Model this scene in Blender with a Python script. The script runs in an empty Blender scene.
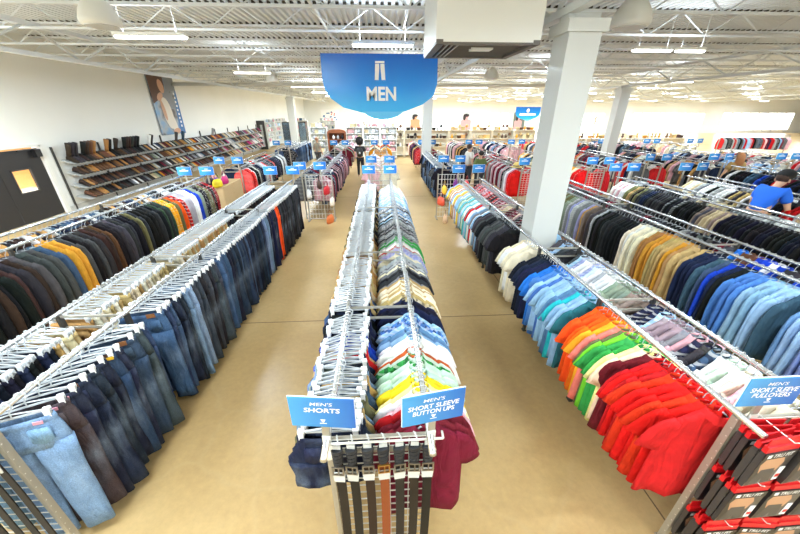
import bpy, math, random
from mathutils import Vector, Matrix, Euler
R = random.Random(7)
K = 0.87                      # metres per layout unit
SC = bpy.context.scene
COL = SC.collection
PI = math.pi

# ------------------------------------------------------------------ materials
def lin(c):
    return tuple(((v / 255.0) / 12.92 if v / 255.0 <= .04045 else ((v / 255.0 + .055) / 1.055) ** 2.4) for v in c)

def mat(name, rgb=(200, 200, 200), rough=.6, metal=0, spec=.5, objcol=False, emit=None):
    m = bpy.data.materials.new(name); m.use_nodes = True
    b = m.node_tree.nodes['Principled BSDF']
    b.inputs['Base Color'].default_value = (*lin(rgb), 1)
    b.inputs['Roughness'].default_value = rough
    b.inputs['Metallic'].default_value = metal
    b.inputs['Specular IOR Level'].default_value = spec
    if emit:
        b.inputs['Emission Color'].default_value = (*lin(emit[0]), 1)
        b.inputs['Emission Strength'].default_value = emit[1]
    if objcol:
        n = m.node_tree.nodes.new('ShaderNodeObjectInfo')
        m.node_tree.links.new(n.outputs['Color'], b.inputs['Base Color'])
    return m

class NT:
    def __init__(s, m): s.m = m; s.n = m.node_tree.nodes; s.l = m.node_tree.links; s.b = s.n['Principled BSDF']
    def new(s, t, **kw):
        n = s.n.new(t)
        for k, v in kw.items():
            if hasattr(n, k): setattr(n, k, v)
            else: n.inputs[k].default_value = v
        return n
    def link(s, a, b): s.l.new(a, b)
    def mix(s, fac, a, b, blend='MIX'):
        n = s.n.new('ShaderNodeMix'); n.data_type = 'RGBA'; n.blend_type = blend
        for sock, v in ((n.inputs[0], fac), (n.inputs[6], a), (n.inputs[7], b)):
            if hasattr(v, 'is_linked'): s.l.new(v, sock)
            else: sock.default_value = v
        return n.outputs[2]
    def ramp(s, src, stops):
        n = s.n.new('ShaderNodeValToRGB'); r = n.color_ramp
        while len(r.elements) < len(stops): r.elements.new(.5)
        for e, (p, c) in zip(r.elements, stops):
            e.position = p; e.color = c if len(c) == 4 else (*c, 1)
        s.l.new(src, n.inputs[0]); return n.outputs[0]
    def bump(s, h, strength=.3, dist=.01):
        n = s.n.new('ShaderNodeBump'); n.inputs['Strength'].default_value = strength; n.inputs['Distance'].default_value = dist
        s.l.new(h, n.inputs['Height']); s.l.new(n.outputs[0], s.b.inputs['Normal'])

W1 = (1, 1, 1); B0 = (0, 0, 0)
def fabric(name, kind):
    m = mat(name, rough=.88, spec=.2); t = NT(m)
    oi = t.new('ShaderNodeObjectInfo'); tc = t.new('ShaderNodeTexCoord')
    col = oi.outputs['Color']
    n1 = t.new('ShaderNodeTexNoise', Scale=9., Detail=3.); t.link(tc.outputs['Object'], n1.inputs['Vector'])
    sh = t.ramp(n1.outputs[0], [(.3, (.86,) * 3), (.7, (1.1,) * 3)])
    sx = t.new('ShaderNodeSeparateXYZ'); t.link(tc.outputs['Object'], sx.inputs[0])
    rnd = oi.outputs['Random']
    def wave(axis, scale, lo, hi):
        ml = t.new('ShaderNodeMath', operation='MULTIPLY'); t.link(sx.outputs[axis], ml.inputs[0]); ml.inputs[1].default_value = scale
        ad = t.new('ShaderNodeMath', operation='ADD'); t.link(ml.outputs[0], ad.inputs[0]); t.link(rnd, ad.inputs[1])
        fr = t.new('ShaderNodeMath', operation='FRACT'); t.link(ad.outputs[0], fr.inputs[0])
        gt = t.new('ShaderNodeMath', operation='GREATER_THAN'); t.link(fr.outputs[0], gt.inputs[0]); gt.inputs[1].default_value = lo
        return gt.outputs[0]
    base = col
    stp = t.mix(.38, col, (*lin((235, 232, 226)), 1))
    if kind == 'stripe':
        base = t.mix(wave(2, 26, .66, 1), col, stp)
    elif kind == 'plaid':
        a = t.mix(wave(0, 14, .6, 1), col, t.mix(.6, col, (*lin((30, 30, 38)), 1))); base = t.mix(wave(2, 13, .72, 1), a, stp)
    elif kind == 'print':
        v = t.new('ShaderNodeTexVoronoi', Scale=34.); t.link(tc.outputs['Object'], v.inputs['Vector'])
        f = t.ramp(v.outputs['Distance'], [(.28, W1), (.42, B0)])
        base = t.mix(f, col, stp)
    elif kind == 'denim':
        # faded thighs and worn seams belong to the cloth
        mq = t.n.new('ShaderNodeMapping'); mq.inputs['Scale'].default_value = (1.6, 1.6, .45); t.link(tc.outputs['Object'], mq.inputs['Vector'])
        n2 = t.new('ShaderNodeTexNoise', Scale=6., Detail=5.); t.link(mq.outputs[0], n2.inputs['Vector'])
        z = t.new('ShaderNodeMapRange'); t.link(sx.outputs[2], z.inputs[0])
        z.inputs[1].default_value = -1.0; z.inputs[2].default_value = -.3; z.inputs[3].default_value = 0; z.inputs[4].default_value = 1
        pk = t.ramp(z.outputs[0], [(0, (.1,) * 3), (.55, (.8,) * 3), (1, (.2,) * 3)])
        f = t.ramp(n2.outputs[0], [(.42, B0), (.72, W1)])
        ff = t.mix(1.0, pk, f, 'MULTIPLY')
        lighter = t.mix(.42, col, (*lin((176, 196, 218)), 1))
        base = t.mix(ff, col, lighter)
        wv = t.new('ShaderNodeTexNoise', Scale=160., Detail=1.); t.link(tc.outputs['Object'], wv.inputs['Vector'])
        sh = t.mix(1.0, sh, t.ramp(wv.outputs[0], [(.3, (.8,) * 3), (.7, (1.2,) * 3)]), 'MULTIPLY')
    out = t.mix(1.0, base, sh, 'MULTIPLY')
    t.link(out, t.b.inputs['Base Color'])
    mp = t.n.new('ShaderNodeMapping'); mp.inputs['Scale'].default_value = (1, 1, .3); t.link(tc.outputs['Object'], mp.inputs['Vector'])
    off = t.n.new('ShaderNodeVectorMath'); off.operation = 'ADD'; sc = t.n.new('ShaderNodeVectorMath'); sc.operation = 'SCALE'; sc.inputs[0].default_value = (7, 7, 7); t.link(rnd, sc.inputs['Scale'])
    t.link(mp.outputs[0], off.inputs[0]); t.link(sc.outputs[0], off.inputs[1])
    n3 = t.new('ShaderNodeTexNoise', Scale=11., Detail=3., Distortion=.6); t.link(off.outputs[0], n3.inputs['Vector'])
    t.bump(n3.outputs[0], .85, .05)
    return m

M = {}
for k in ('plain', 'stripe', 'plaid', 'print', 'denim'): M[k] = fabric(k + '_cloth', k)
M['oc'] = mat('painted_item', rough=.5, objcol=True)
M['leather'] = mat('leather', rough=.6, spec=.3, objcol=True)
def clear_mat():
    m = mat('clear_plastic', (222, 226, 228), .18); t = NT(m)
    tr = t.n.new('ShaderNodeBsdfTransparent'); mx = t.n.new('ShaderNodeMixShader'); mx.inputs[0].default_value = .62
    t.l.new(tr.outputs[0], mx.inputs[1]); t.l.new(t.b.outputs[0], mx.inputs[2]); t.l.new(mx.outputs[0], t.n['Material Output'].inputs[0]); return m
M['hanger'] = clear_mat()
M['clip'] = mat('white_plastic', (244, 244, 242), .4)
M['chrome'] = mat('chrome', (205, 207, 208), .22, .85)
M['wire'] = mat('white_wire', (226, 222, 212), .4)
M['zinc'] = mat('zinc_steel', (176, 170, 156), .38, .5)
M['black'] = mat('black_metal', (38, 36, 36), .45)
M['dark'] = mat('dark_plastic', (30, 30, 32), .35)
M['white'] = mat('white_paint', (236, 236, 230), .5)
M['colpaint'] = mat('column_paint', (208, 210, 206), .45)
M['shelfmetal'] = mat('shelf_metal', (200, 202, 200), .4, .2)
M['gapshade'] = mat('flute_gap_shade', (62, 58, 50), .9)  # dark tone standing in for shade inside the deck flutes
M['pole'] = mat('upright_metal', (70, 69, 66), .45, .3)
M['beige'] = mat('beige_shelf', (236, 226, 204), .6)
M['card'] = mat('cardboard', (200, 172, 128), .85)
M['wood'] = mat('brown_wood', (134, 72, 36), .5)
M['skin'] = mat('skin', (214, 168, 138), .6)
M['text'] = mat('white_print', (250, 250, 250), .5)
M['tagpink'] = mat('pink_tag', (244, 168, 190), .7)
M['tagyel'] = mat('yellow_tag', (246, 196, 40), .7)
M['tagwhite'] = mat('paper_tag', (250, 250, 248), .7)
M['metaldark'] = mat('buckle_metal', (150, 146, 140), .3, .9)
M['brass'] = mat('buckle_brass', (190, 150, 80), .3, .9)
M['grille'] = mat('grille_metal', (104, 98, 92), .5, .3)
M['lamp'] = mat('lamp_diffuser', (255, 255, 255), .5, emit=((255, 253, 248), 9.0))
M['red'] = mat('red_card', (214, 22, 30), .45)
M['blackcard'] = mat('black_card', (24, 22, 24), .4)
M['trunk'] = mat('charcoal_print', (58, 56, 58), .4)
M['greycard'] = mat('pale_print', (196, 196, 192), .35)

def blue_sign():
    m = mat('blue_print', rough=.22); t = NT(m)
    tc = t.new('ShaderNodeTexCoord'); s = t.new('ShaderNodeSeparateXYZ'); t.link(tc.outputs['Generated'], s.inputs[0])
    t.link(t.ramp(s.outputs[2], [(0, lin((56, 190, 252))), (.45, lin((26, 150, 244))), (1, lin((14, 104, 214)))]), t.b.inputs['Base Color'])
    return m
M['bluebig'] = blue_sign()
def blue_small():
    m = mat('blue_sign_print', rough=.35); t = NT(m)
    tc = t.new('ShaderNodeTexCoord'); s = t.new('ShaderNodeSeparateXYZ'); t.link(tc.outputs['Generated'], s.inputs[0])
    t.link(t.ramp(s.outputs[0], [(0, lin((70, 160, 220))), (1, lin((28, 104, 190)))]), t.b.inputs['Base Color'])
    return m
M['bluesmall'] = blue_small()
M['lightblue'] = mat('pale_blue_print', (96, 196, 246), .3)

def floor_mat():
    m = mat('polished_concrete', rough=.3, spec=.5); t = NT(m)
    tc = t.new('ShaderNodeTexCoord')
    a = t.new('ShaderNodeTexNoise', Scale=.55, Detail=5., Roughness=.55); t.link(tc.outputs['Object'], a.inputs['Vector'])
    b = t.new('ShaderNodeTexNoise', Scale=16., Detail=5., Roughness=.7); t.link(tc.outputs['Object'], b.inputs['Vector'])
    c1 = t.ramp(a.outputs[0], [(.25, lin((176, 145, 96))), (.5, lin((193, 161, 109))), (.75, lin((208, 178, 126)))])
    c2 = t.ramp(b.outputs[0], [(.3, (.92,) * 3), (.7, (1.07,) * 3)])
    out = t.mix(1.0, c1, c2, 'MULTIPLY')
    # fine pale scuffs and dark hairline joints cut every few metres
    v = t.new('ShaderNodeTexVoronoi', Scale=1.3); v.feature = 'DISTANCE_TO_EDGE'
    w = t.new('ShaderNodeTexNoise', Scale=1.6, Detail=3.); t.link(tc.outputs['Object'], w.inputs['Vector'])
    wx = t.mix(.35, tc.outputs['Object'], w.outputs['Color']); t.link(wx, v.inputs['Vector'])
    sc = t.ramp(v.outputs['Distance'], [(0, (.09,) * 3), (.03, B0)])
    out = t.mix(sc, out, (*lin((214, 194, 152)), 1))
    t.link(out, t.b.inputs['Base Color'])
    t.link(t.ramp(b.outputs[0], [(.3, (.29,) * 3), (.7, (.32,) * 3)]), t.b.inputs['Roughness'])
    return m
M['floor'] = floor_mat()
M['joint'] = mat('joint_filler', (112, 92, 62), .8)
def wall_mat():
    m = mat('painted_wall', (238, 238, 232), .7); t = NT(m)
    tc = t.new('ShaderNodeTexCoord'); n = t.new('ShaderNodeTexNoise', Scale=.5, Detail=3.); t.link(tc.outputs['Object'], n.inputs['Vector'])
    t.link(t.ramp(n.outputs[0], [(.3, lin((236, 238, 234))), (.7, lin((242, 243, 239)))]), t.b.inputs['Base Color'])
    return m
M['wall'] = wall_mat()
M['deck'] = mat('deck_paint', (222, 227, 230), .6)
M['steel'] = mat('joist_paint', (222, 227, 230), .55)
def glass_mat():
    m = mat('window_glass'); t = NT(m); t.n.remove(t.b)
    tr = t.n.new('ShaderNodeBsdfTransparent'); gl = t.n.new('ShaderNodeBsdfGlossy'); gl.inputs['Roughness'].default_value = .05
    mx = t.n.new('ShaderNodeMixShader'); mx.inputs[0].default_value = .06
    t.l.new(tr.outputs[0], mx.inputs[1]); t.l.new(gl.outputs[0], mx.inputs[2]); t.l.new(mx.outputs[0], t.n['Material Output'].inputs[0])
    return m
M['glass'] = glass_mat()
M['film'] = mat('clear_film', (214, 216, 214), .12)
M['leaf'] = mat('foliage', (196, 214, 192), .7)
M['bark'] = mat('bark', (110, 92, 70), .8)
M['asphalt'] = mat('parking_lot', (190, 190, 186), .8)
M['roomyel'] = mat('ochre_paint', (190, 144, 84), .6)

# ------------------------------------------------------------------ mesh building
class MB:
    def __init__(s): s.v = []; s.f = []; s.m = []; s.mats = []; s.cur = 0
    def use(s, m):
        m = M[m] if isinstance(m, str) else m
        if m not in s.mats: s.mats.append(m)
        s.cur = s.mats.index(m); return s
    def face(s, idx): s.f.append(tuple(idx)); s.m.append(s.cur)
    def poly(s, pts):
        b = len(s.v); s.v += [tuple(p) for p in pts]; s.face(range(b, b + len(pts)))
    def box(s, c, d, rot=None):
        b = len(s.v); x, y, z = d[0] / 2, d[1] / 2, d[2] / 2
        for p in ((-x, -y, -z), (x, -y, -z), (x, y, -z), (-x, y, -z), (-x, -y, z), (x, -y, z), (x, y, z), (-x, y, z)):
            q = Vector(p)
            if rot is not None: q = rot @ q
            s.v.append((q.x + c[0], q.y + c[1], q.z + c[2]))
        for f in ((0, 3, 2, 1), (4, 5, 6, 7), (0, 1, 5, 4), (1, 2, 6, 5), (2, 3, 7, 6), (3, 0, 4, 7)): s.face([b + i for i in f])
        return s
    def loft(s, rings, cap0=True, cap1=True, closed=True):
        b = len(s.v); n = len(rings[0])
        for r in rings: s.v += [tuple(p) for p in r]
        for i in range(len(rings) - 1):
            for j in range(n if closed else n - 1):
                k = (j + 1) % n
                s.face((b + i * n + j, b + i * n + k, b + (i + 1) * n + k, b + (i + 1) * n + j))
        if cap0: s.face([b + j for j in range(n)][::-1])
        if cap1: s.face([b + (len(rings) - 1) * n + j for j in range(n)])
        return s
    def tube(s, path, r, n=6, cap=True):
        P = [Vector(p) for p in path]; rings = []
        rr = r if isinstance(r, (list, tuple)) else [r] * len(P)
        for i, p in enumerate(P):
            d = (P[min(i + 1, len(P) - 1)] - P[max(i - 1, 0)])
            d = d.normalized() if d.length > 1e-9 else Vector((0, 0, 1))
            a = Vector((0, 0, 1)) if abs(d.z) < .9 else Vector((1, 0, 0))
            u = d.cross(a).normalized(); w = d.cross(u)
            rings.append([p + (u * math.cos(2 * PI * j / n) + w * math.sin(2 * PI * j / n)) * rr[i] for j in range(n)])
        return s.loft(rings, cap, cap)
    def lathe(s, prof, c=(0, 0, 0), n=12):
        return s.loft([[(c[0] + r * math.cos(2 * PI * j / n), c[1] + r * math.sin(2 * PI * j / n), c[2] + z) for j in range(n)] for r, z in prof])
    def ell(s, c, r, n=10, m=6):
        return s.loft([[(c[0] + r[0] * math.sin(PI * (i + .02) / (m + .04)) * math.cos(2 * PI * j / n), c[1] + r[1] * math.sin(PI * (i + .02) / (m + .04)) * math.sin(2 * PI * j / n), c[2] - r[2] * math.cos(PI * (i + .02) / (m + .04))) for j in range(n)] for i in range(m + 1)])
    def prism(s, pts, y0, y1):   # outline in XZ, thickness along Y
        n = len(pts)
        return s.loft([[(p[0], y0, p[1]) for p in pts], [(p[0], y1, p[1]) for p in pts]])
    def mesh(s, name, smooth=False):
        me = bpy.data.meshes.new(name)
        me.from_pydata([(a * K, b * K, c * K) for a, b, c in s.v], [], s.f)
        for m in s.mats: me.materials.append(m)
        if len(s.mats) > 1: me.polygons.foreach_set('material_index', s.m)
        if smooth: me.polygons.foreach_set('use_smooth', [True] * len(s.f))
        me.update(); return me

def put(name, me, parent=None, loc=(0, 0, 0), rot=(0, 0, 0), col=None):
    o = bpy.data.objects.new(name, me); COL.objects.link(o)
    o.location = (loc[0] * K, loc[1] * K, loc[2] * K); o.rotation_euler = rot
    if parent is not None: o.parent = parent
    if col: o.color = (*lin(col), 1)
    return o
def obj(name, mb, parent=None, loc=(0, 0, 0), rot=(0, 0, 0), col=None, smooth=False):
    return put(name, mb.mesh(name, smooth), parent, loc, rot, col)
def tag(o, label, cat, group=None, kind=None):
    o['label'] = label; o['category'] = cat
    if group: o['group'] = group
    if kind: o['kind'] = kind
    return o
def thing(name, label, cat, loc=(0, 0, 0), rz=0, group=None):
    return tag(put(name, None, None, loc, (0, 0, rz)), label, cat, group)
def struct(name, mb, loc=(0, 0, 0), smooth=False):
    o = obj(name, mb, None, loc, smooth=smooth); o['kind'] = 'structure'; return o

_ONES = 'zeroth first second third fourth fifth sixth seventh eighth ninth tenth eleventh twelfth thirteenth fourteenth fifteenth sixteenth seventeenth eighteenth nineteenth'.split()
_TENS = {2: 'twent', 3: 'thirt', 4: 'fort', 5: 'fift', 6: 'sixt', 7: 'sevent', 8: 'eight', 9: 'ninet'}
def ordinal(n):
    if n < 20: return _ONES[n]
    if n >= 100: return 'hundred-and-' + ordinal(n - 100) if n > 100 else 'hundredth'
    t, u = divmod(n, 10)
    return _TENS[t] + ('ieth' if u == 0 else 'y-' + _ONES[u])

_FONT = {}
def text_mb(txt, w=None, h=None, shear=.0, bold=.012):
    """Letters as a flat mesh in the XZ plane, centred on the origin, fitted to width w and height h."""
    c = bpy.data.curves.new('t', 'FONT'); c.body = txt; c.align_x = 'CENTER'; c.offset = bold * .7; c.shear = shear; c.resolution_u = 3
    o = bpy.data.objects.new('t', c); COL.objects.link(o)
    dg = bpy.context.evaluated_depsgraph_get(); me = bpy.data.meshes.new_from_object(o.evaluated_get(dg))
    v = [p.co.copy() for p in me.vertices]; f = [tuple(p.vertices) for p in me.polygons]
    bpy.data.objects.remove(o); bpy.data.curves.remove(c); bpy.data.meshes.remove(me)
    x0, x1 = min(p.x for p in v), max(p.x for p in v); y0, y1 = min(p.y for p in v), max(p.y for p in v)
    sx = w / (x1 - x0); sy = h / (y1 - y0) if h else sx
    mb = MB().use('text'); mb.v = [((p.x - (x0 + x1) / 2) * sx, 0, (p.y - (y0 + y1) / 2) * sy) for p in v]
    for q in f: mb.face(q)
    return mb
def extend(mb, other, off=(0, 0, 0), matname='text'):
    b = len(mb.v); mb.use(matname); mb.v += [(p[0] + off[0], p[1] + off[1], p[2] + off[2]) for p in other.v]
    for q in other.f: mb.face([b + i for i in q])

M['pack'] = mat('dark_pack_print', (62, 58, 58), .3)
EXPOSURE = 0.0
# ------------------------------------------------------------------ the room
XL, XR, YB, YF, ZD = -11.4, 78.0, -5.0, 55.0, 5.5
DY0, DY1 = 9.1, 12.09
f = MB().use('floor'); f.box(((XL + XR) / 2, (YB + YF) / 2, -.05), (XR - XL + .6, YF - YB + .6, .1)); struct('floor', f)
j = MB().use('joint')
for y in (4.76, 13.8, 22.8, 31.8): j.box(((XL + XR) / 2, y, .001), (XR - XL, .012, .004))
for x in (2.46, 12.7, -7.8): j.box((x, 25, .001), (.012, 58, .004))
struct('trim_1', j)
# left wall with the double-door opening (Y 9.95..12.95, 2.15 high)
w = MB().use('wall')
w.box((XL - .1, (YB + DY0) / 2, ZD / 2), (.2, DY0 - YB, ZD)); w.box((XL - .1, (DY1 + YF) / 2, ZD / 2), (.2, YF - DY1, ZD)); w.box((XL - .1, (DY0 + DY1) / 2, (2.25 + ZD) / 2), (.2, DY1 - DY0, ZD - 2.25))
struct('wall_left', w)
w = MB().use('wall'); w.box(((XL + XR) / 2, YB - .1, ZD / 2), (XR - XL, .2, ZD)); struct('wall_rear', w)
w = MB().use('wall'); w.box((XR + .1, (YB + YF) / 2, ZD / 2), (.2, YF - YB, ZD)); struct('wall_right', w)
# ochre passage seen through the door window
w = MB().use('roomyel')
w.box((XL - 2.6, 11.0, 1.3), (.1, 6.5, 2.6)); w.box((XL - 1.4, 8.0, 1.3), (2.4, .1, 2.6)); w.box((XL - 1.4, 14.2, 1.3), (2.4, .1, 2.6)); w.use('white').box((XL - 1.4, 11.0, 2.65), (2.4, 6.4, .1)); w.use('white').box((XL - 1.5, 12.0, .36), (.7, 2.2, .72))
struct('wall_passage', w)
# back wall with shop windows
WIN = [(-5.3, 3.1), (8.1, 11.4), (16.0, 20.2), (24.5, 29.0), (31.0, 35.8), (40.4, 52.5), (55.6, 68.0)]
WZ0, WZ1 = .4, 3.05
w = MB().use('wall'); xs = XL
for a, b in WIN + [(XR, XR)]:
    w.box(((xs + a) / 2, YF + .1, ZD / 2), (a - xs, .2, ZD)) if a > xs else None
    xs = b
for a, b in WIN:
    w.box(((a + b) / 2, YF + .1, WZ0 / 2), (b - a, .2, WZ0)); w.box(((a + b) / 2, YF + .1, (WZ1 + ZD) / 2), (b - a, .2, ZD - WZ1))
struct('wall_back', w)
for i, (a, b) in enumerate(WIN):
    m = MB().use('white')
    for z in (WZ0 + .04, WZ1 - .04): m.box(((a + b) / 2, YF + .08, z), (b - a, .12, .08))
    n = max(2, round((b - a) / 1.6))
    for k in range(n + 1): m.box((a + .04 + (b - a - .08) * k / n, YF + .08, (WZ0 + WZ1) / 2), (.08, .12, WZ1 - WZ0))
    wn = struct('window_%d' % (i + 1), m)
    g = MB().use('glass'); g.box(((a + b) / 2, YF + .12, (WZ0 + WZ1) / 2), (b - a, .012, WZ1 - WZ0)); obj('window_pane', g, wn)
# deck: corrugated roof sheets running front to back
d = MB().use('deck'); P = .17; n = int((XR - XL) / P) + 1; ring = []
for i in range(n):
    x = XL + i * P
    ring += [(x, ZD), (x + .07, ZD), (x + .095, ZD + .06), (x + .145, ZD + .06)]
d.loft([[(x, y, z) for x, z in ring] for y in (YB, YF)], False, False, closed=False)
d.poly([(XL - .5, YB - .5, ZD + .2), (XR + .5, YB - .5, ZD + .2), (XR + .5, YF + .5, ZD + .2), (XL - .5, YF + .5, ZD + .2)])
struct('ceiling', d)
jm = MB().use('steel')
for z, h in ((ZD - .05, .05), (4.98, .045)): jm.box(((XL + XR) / 2, 0, z), (XR - XL, .07, h))
x = XL; up = True
while x < XR - .8:
    a, b = (x, 4.98), (x + .75, ZD - .05)
    if not up: a, b = (x, ZD - .05), (x + .75, 4.98)
    jm.tube([(a[0], 0, a[1]), (b[0], 0, b[1])], .017, 3, False); x += .75; up = not up
jme = jm.mesh('joist')
cm = MB().use('gapshade')  # dark blocks stand in for the shaded flute gaps over each joist
for i in range(n): cm.box((XL + i * P + .12, 0, ZD + .012), (.075, .05, .05))
cme = cm.mesh('gap_shade_blocks')
for k in range(-6, 23):
    o = put('ceiling_joist', jme, None, (0, 9.3 + 2 * k, 0)); o['kind'] = 'structure'
    put('flute_shade_block', cme, o)
gm = MB().use('steel')
for z in (4.46, 5.06): gm.box((0, 25, z), (.12, 60, .09))
y = -4.5; up = True
while y < 54:
    a, b = (4.46, 5.06) if up else (5.06, 4.46)
    gm.tube([(0, y, a), (0, y + 1.25, b)], .03, 4, False); y += 1.25; up = not up
gme = gm.mesh('girder')
for x in (-7.8, 2.46, 12.7, 22.9, 33.2, 43.5):
    o = put('ceiling_beam', gme, None, (x, 0, 0)); o['kind'] = 'structure'
# columns
def column(x, y, wd, top=4.2):
    c = MB().use('colpaint'); c.box((0, 0, top / 2), (wd, wd, top)); c.box((0, 0, top + .07), (wd + .1, wd + .1, .14)); c.box((0, 0, (top + .14 + 4.42) / 2), (wd * .55, wd * .55, 4.42 - top - .14)); c.box((0, 0, 4.38), (wd * 1.0, wd * .5, .1))
    o = obj('column', c, None, (x, y, 0)); o['kind'] = 'structure'
column(2.63, 5.06, .43); column(2.46, 18.5, .46); column(12.7, 18.5, .5); column(-7.8, 32.3, .6)
c = MB().use('white')
c.tube([(-1.17, -4, 5.0), (-1.17, 30, 5.0)], .03, 6); c.tube([(-10.95, -4, 4.93), (-10.95, 50, 4.93)], .05, 6)
c.tube([(-11.3, 21, 4.62), (12, 21, 4.62)], .1, 8); c.tube([(.6, -4, 5.05), (.6, 30, 5.05)], .016, 5)
for q in range(0, 50, 4): c.tube([(-10.95, q, 4.93), (-10.95, q, 5.45)], .015, 4)
struct('ceiling_pipe', c, smooth=True)

# fluorescent strips: each one a fixture with its own lamp, plus an added upward fill
hm = MB().use('white'); hm.box((0, 0, .05), (1.36, .17, .06)); hm = hm.mesh('housing')
dm = MB().use('lamp'); rr = []
for x in (-.66, .66): rr.append([(x, .07 * math.cos(t), .02 - .045 * math.sin(t)) for t in [PI * q / 8 for q in range(9)]])
dm.loft(rr); dm = dm.mesh('diffuser', True)
rm = MB().use('steel')
for x in (-.5, .5): rm.tube([(x, 0, .08), (x, 0, .86)], .007, 4)
rm = rm.mesh('rod')
def lamp(x, y, lbl, z=4.6, s=1.0, e=1.0):
    t = thing('ceiling_light', lbl, 'light', (x, y, z), 0, 'strip lights under the roof deck')
    t.scale = (s, 1, 1); put('housing', hm, t); put('diffuser', dm, t); put('suspension_rod', rm, t)
    l = bpy.data.lights.new('strip', 'AREA'); l.shape = 'RECTANGLE'; l.size = 1.3 * K; l.size_y = .3 * K; l.energy = LAMP_W * e; l.color = (.775, .90, 1.0)
    lo = bpy.data.objects.new('strip_lamp', l); COL.objects.link(lo); lo.parent = t; lo.location = (0, 0, -.04 * K)
    u = bpy.data.lights.new('deck_fill', 'AREA'); u.shape = 'RECTANGLE'; u.size = 1.3 * K; u.size_y = .2 * K; u.energy = LAMP_W * .13 * (e if e > .7 else .3); u.color = (.90, .965, 1.0)  # upward fill light added to brighten the roof deck
    uo = bpy.data.objects.new('deck_fill_light', u); COL.objects.link(uo); uo.parent = t; uo.location = (0, 0, .1 * K); uo.rotation_euler = (PI, 0, 0)
LAMP_W = 147
row1 = {(-4.45, 7.96): 'glowing white strip light above the jeans racks', (.1, 8.6): 'glowing white strip light over the top of the big blue sign',
        (6.55, 8.9): 'glowing strip light beyond the white column, longer of two in line', (7.55, 8.95): 'glowing strip light beyond the white column, shorter-looking of two in line'}
for (x, y), l in row1.items(): lamp(x, y, l, 4.6, .7 if x > 5 and x < 7 else .5 if x > 7 else 1.0, .6 if x > 5 else 1.15)
for x, y, l in ((-4.8, 14.6, 'strip light beside the small ceiling speaker over the jacket racks'), (7.5, 16.9, 'lone strip light between the big duct and white column'), (15, 17.8, 'strip light below the pair beyond the white column')): lamp(x, y, l)
for x in (-7, -2.2, 3.4, 9, 15):
    for y in (.6, -3.2) if x not in (-2.2, 3.4) else (1.2, -3.2): lamp(x, y, 'strip light overhead near the front wall')
for y in (22.5, 29, 36, 43, 50):
    for x in (-4.6, .5, 6.0, 11.5, 17, 24, 31, 39, 47, 56): lamp(x, y, 'distant glowing strip light near the shop windows', e=2.0)
for y in (9, 16):
    for x in (20.5, 27, 34, 42, 50, 58): lamp(x, y, 'strip light over the far racks')
lamp(.9, 15.6, 'strip light behind the big blue sign'); lamp(-9.0, 2.9, 'added out-of-view fill light brightening the left wall', e=2.3); lamp(-9.0, 7.4, 'added out-of-view fill light brightening the left wall', e=2.3); lamp(14.0, 9.6, 'strip light over the far racks')  # the pair by the black doors is unseen, added to brighten the left wall
l = bpy.data.lights.new('passage', 'POINT'); l.energy = 9; l.shadow_soft_size = .2
lo = bpy.data.objects.new('passage_lamp', l); COL.objects.link(lo); lo.location = ((XL - 1.3) * K, 11.0 * K, 2.3 * K)

# ceiling duct with grille
t = thing('air_duct', 'big white box duct hanging from the ceiling with dark grille underneath', 'duct', (1.42, 5.58, 4.1))
b = MB().use('white'); wx, wy, hh = 1.37, 1.27, 1.4
for sx in (-1, 1): b.box((sx * (wx / 2 - .02), 0, hh / 2), (.04, wy, hh))
for sy in (-1, 1): b.box((0, sy * (wy / 2 - .02), hh / 2), (wx - .08, .04, hh))
b.box((0, 0, .5), (wx - .08, wy - .08, .02)); obj('duct_box', b, t)
g = MB().use('grille')
for sx in (-1, 1): g.box((sx * (wx / 2 - .05), 0, .0), (.09, wy + .02, .05))
for sy in (-1, 1): g.box((0, sy * (wy / 2 - .05), .0), (wx - .1, .09, .05))
for k in range(9): g.box((0, -wy / 2 + .14 + k * .123, .03), (wx - .2, .02, .06), Matrix.Rotation(.6, 3, 'X'))
obj('grille', g, t)
g = MB().use('dark')
for k in range(4): g.box((-wx / 2 + .1 + k * .07, 0, -.012), (.028, wy - .1, .02))
obj('side_vent', g, t)
g = MB().use('white'); g.box((.05, -.1, .0), (.3, .2, .03)); obj('sensor_plate', g, t)

# ceiling speakers
for x, y, z, l in ((-4.5, 6.75, 4.75, 'white dome speaker above the black doors, near the strip light'), (4.0, 6.1, 4.7, 'white dome speaker beyond the top of the big white column'), (-4.75, 16.9, 4.65, 'small white speaker hanging over the jacket racks'), (4.5, 14.8, 4.65, 'small white speaker hanging below the big duct')):
    t = thing('ceiling_speaker', l, 'speaker', (x, y, z), 0)
    b = MB().use('white'); b.lathe([(.26, -.2), (.285, -.17), (.285, -.12), (.25, .0), (.17, .13), (.08, .2)], n=20); obj('speaker_shell', b, t, smooth=True)
    b = MB().use('greycard'); b.lathe([(.23, -.215), (.235, -.2)], n=20); obj('speaker_grille', b, t)
    b = MB().use('steel'); b.tube([(0, 0, .2), (0, 0, .8)], .012, 5); obj('hanging_rod', b, t)

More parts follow.
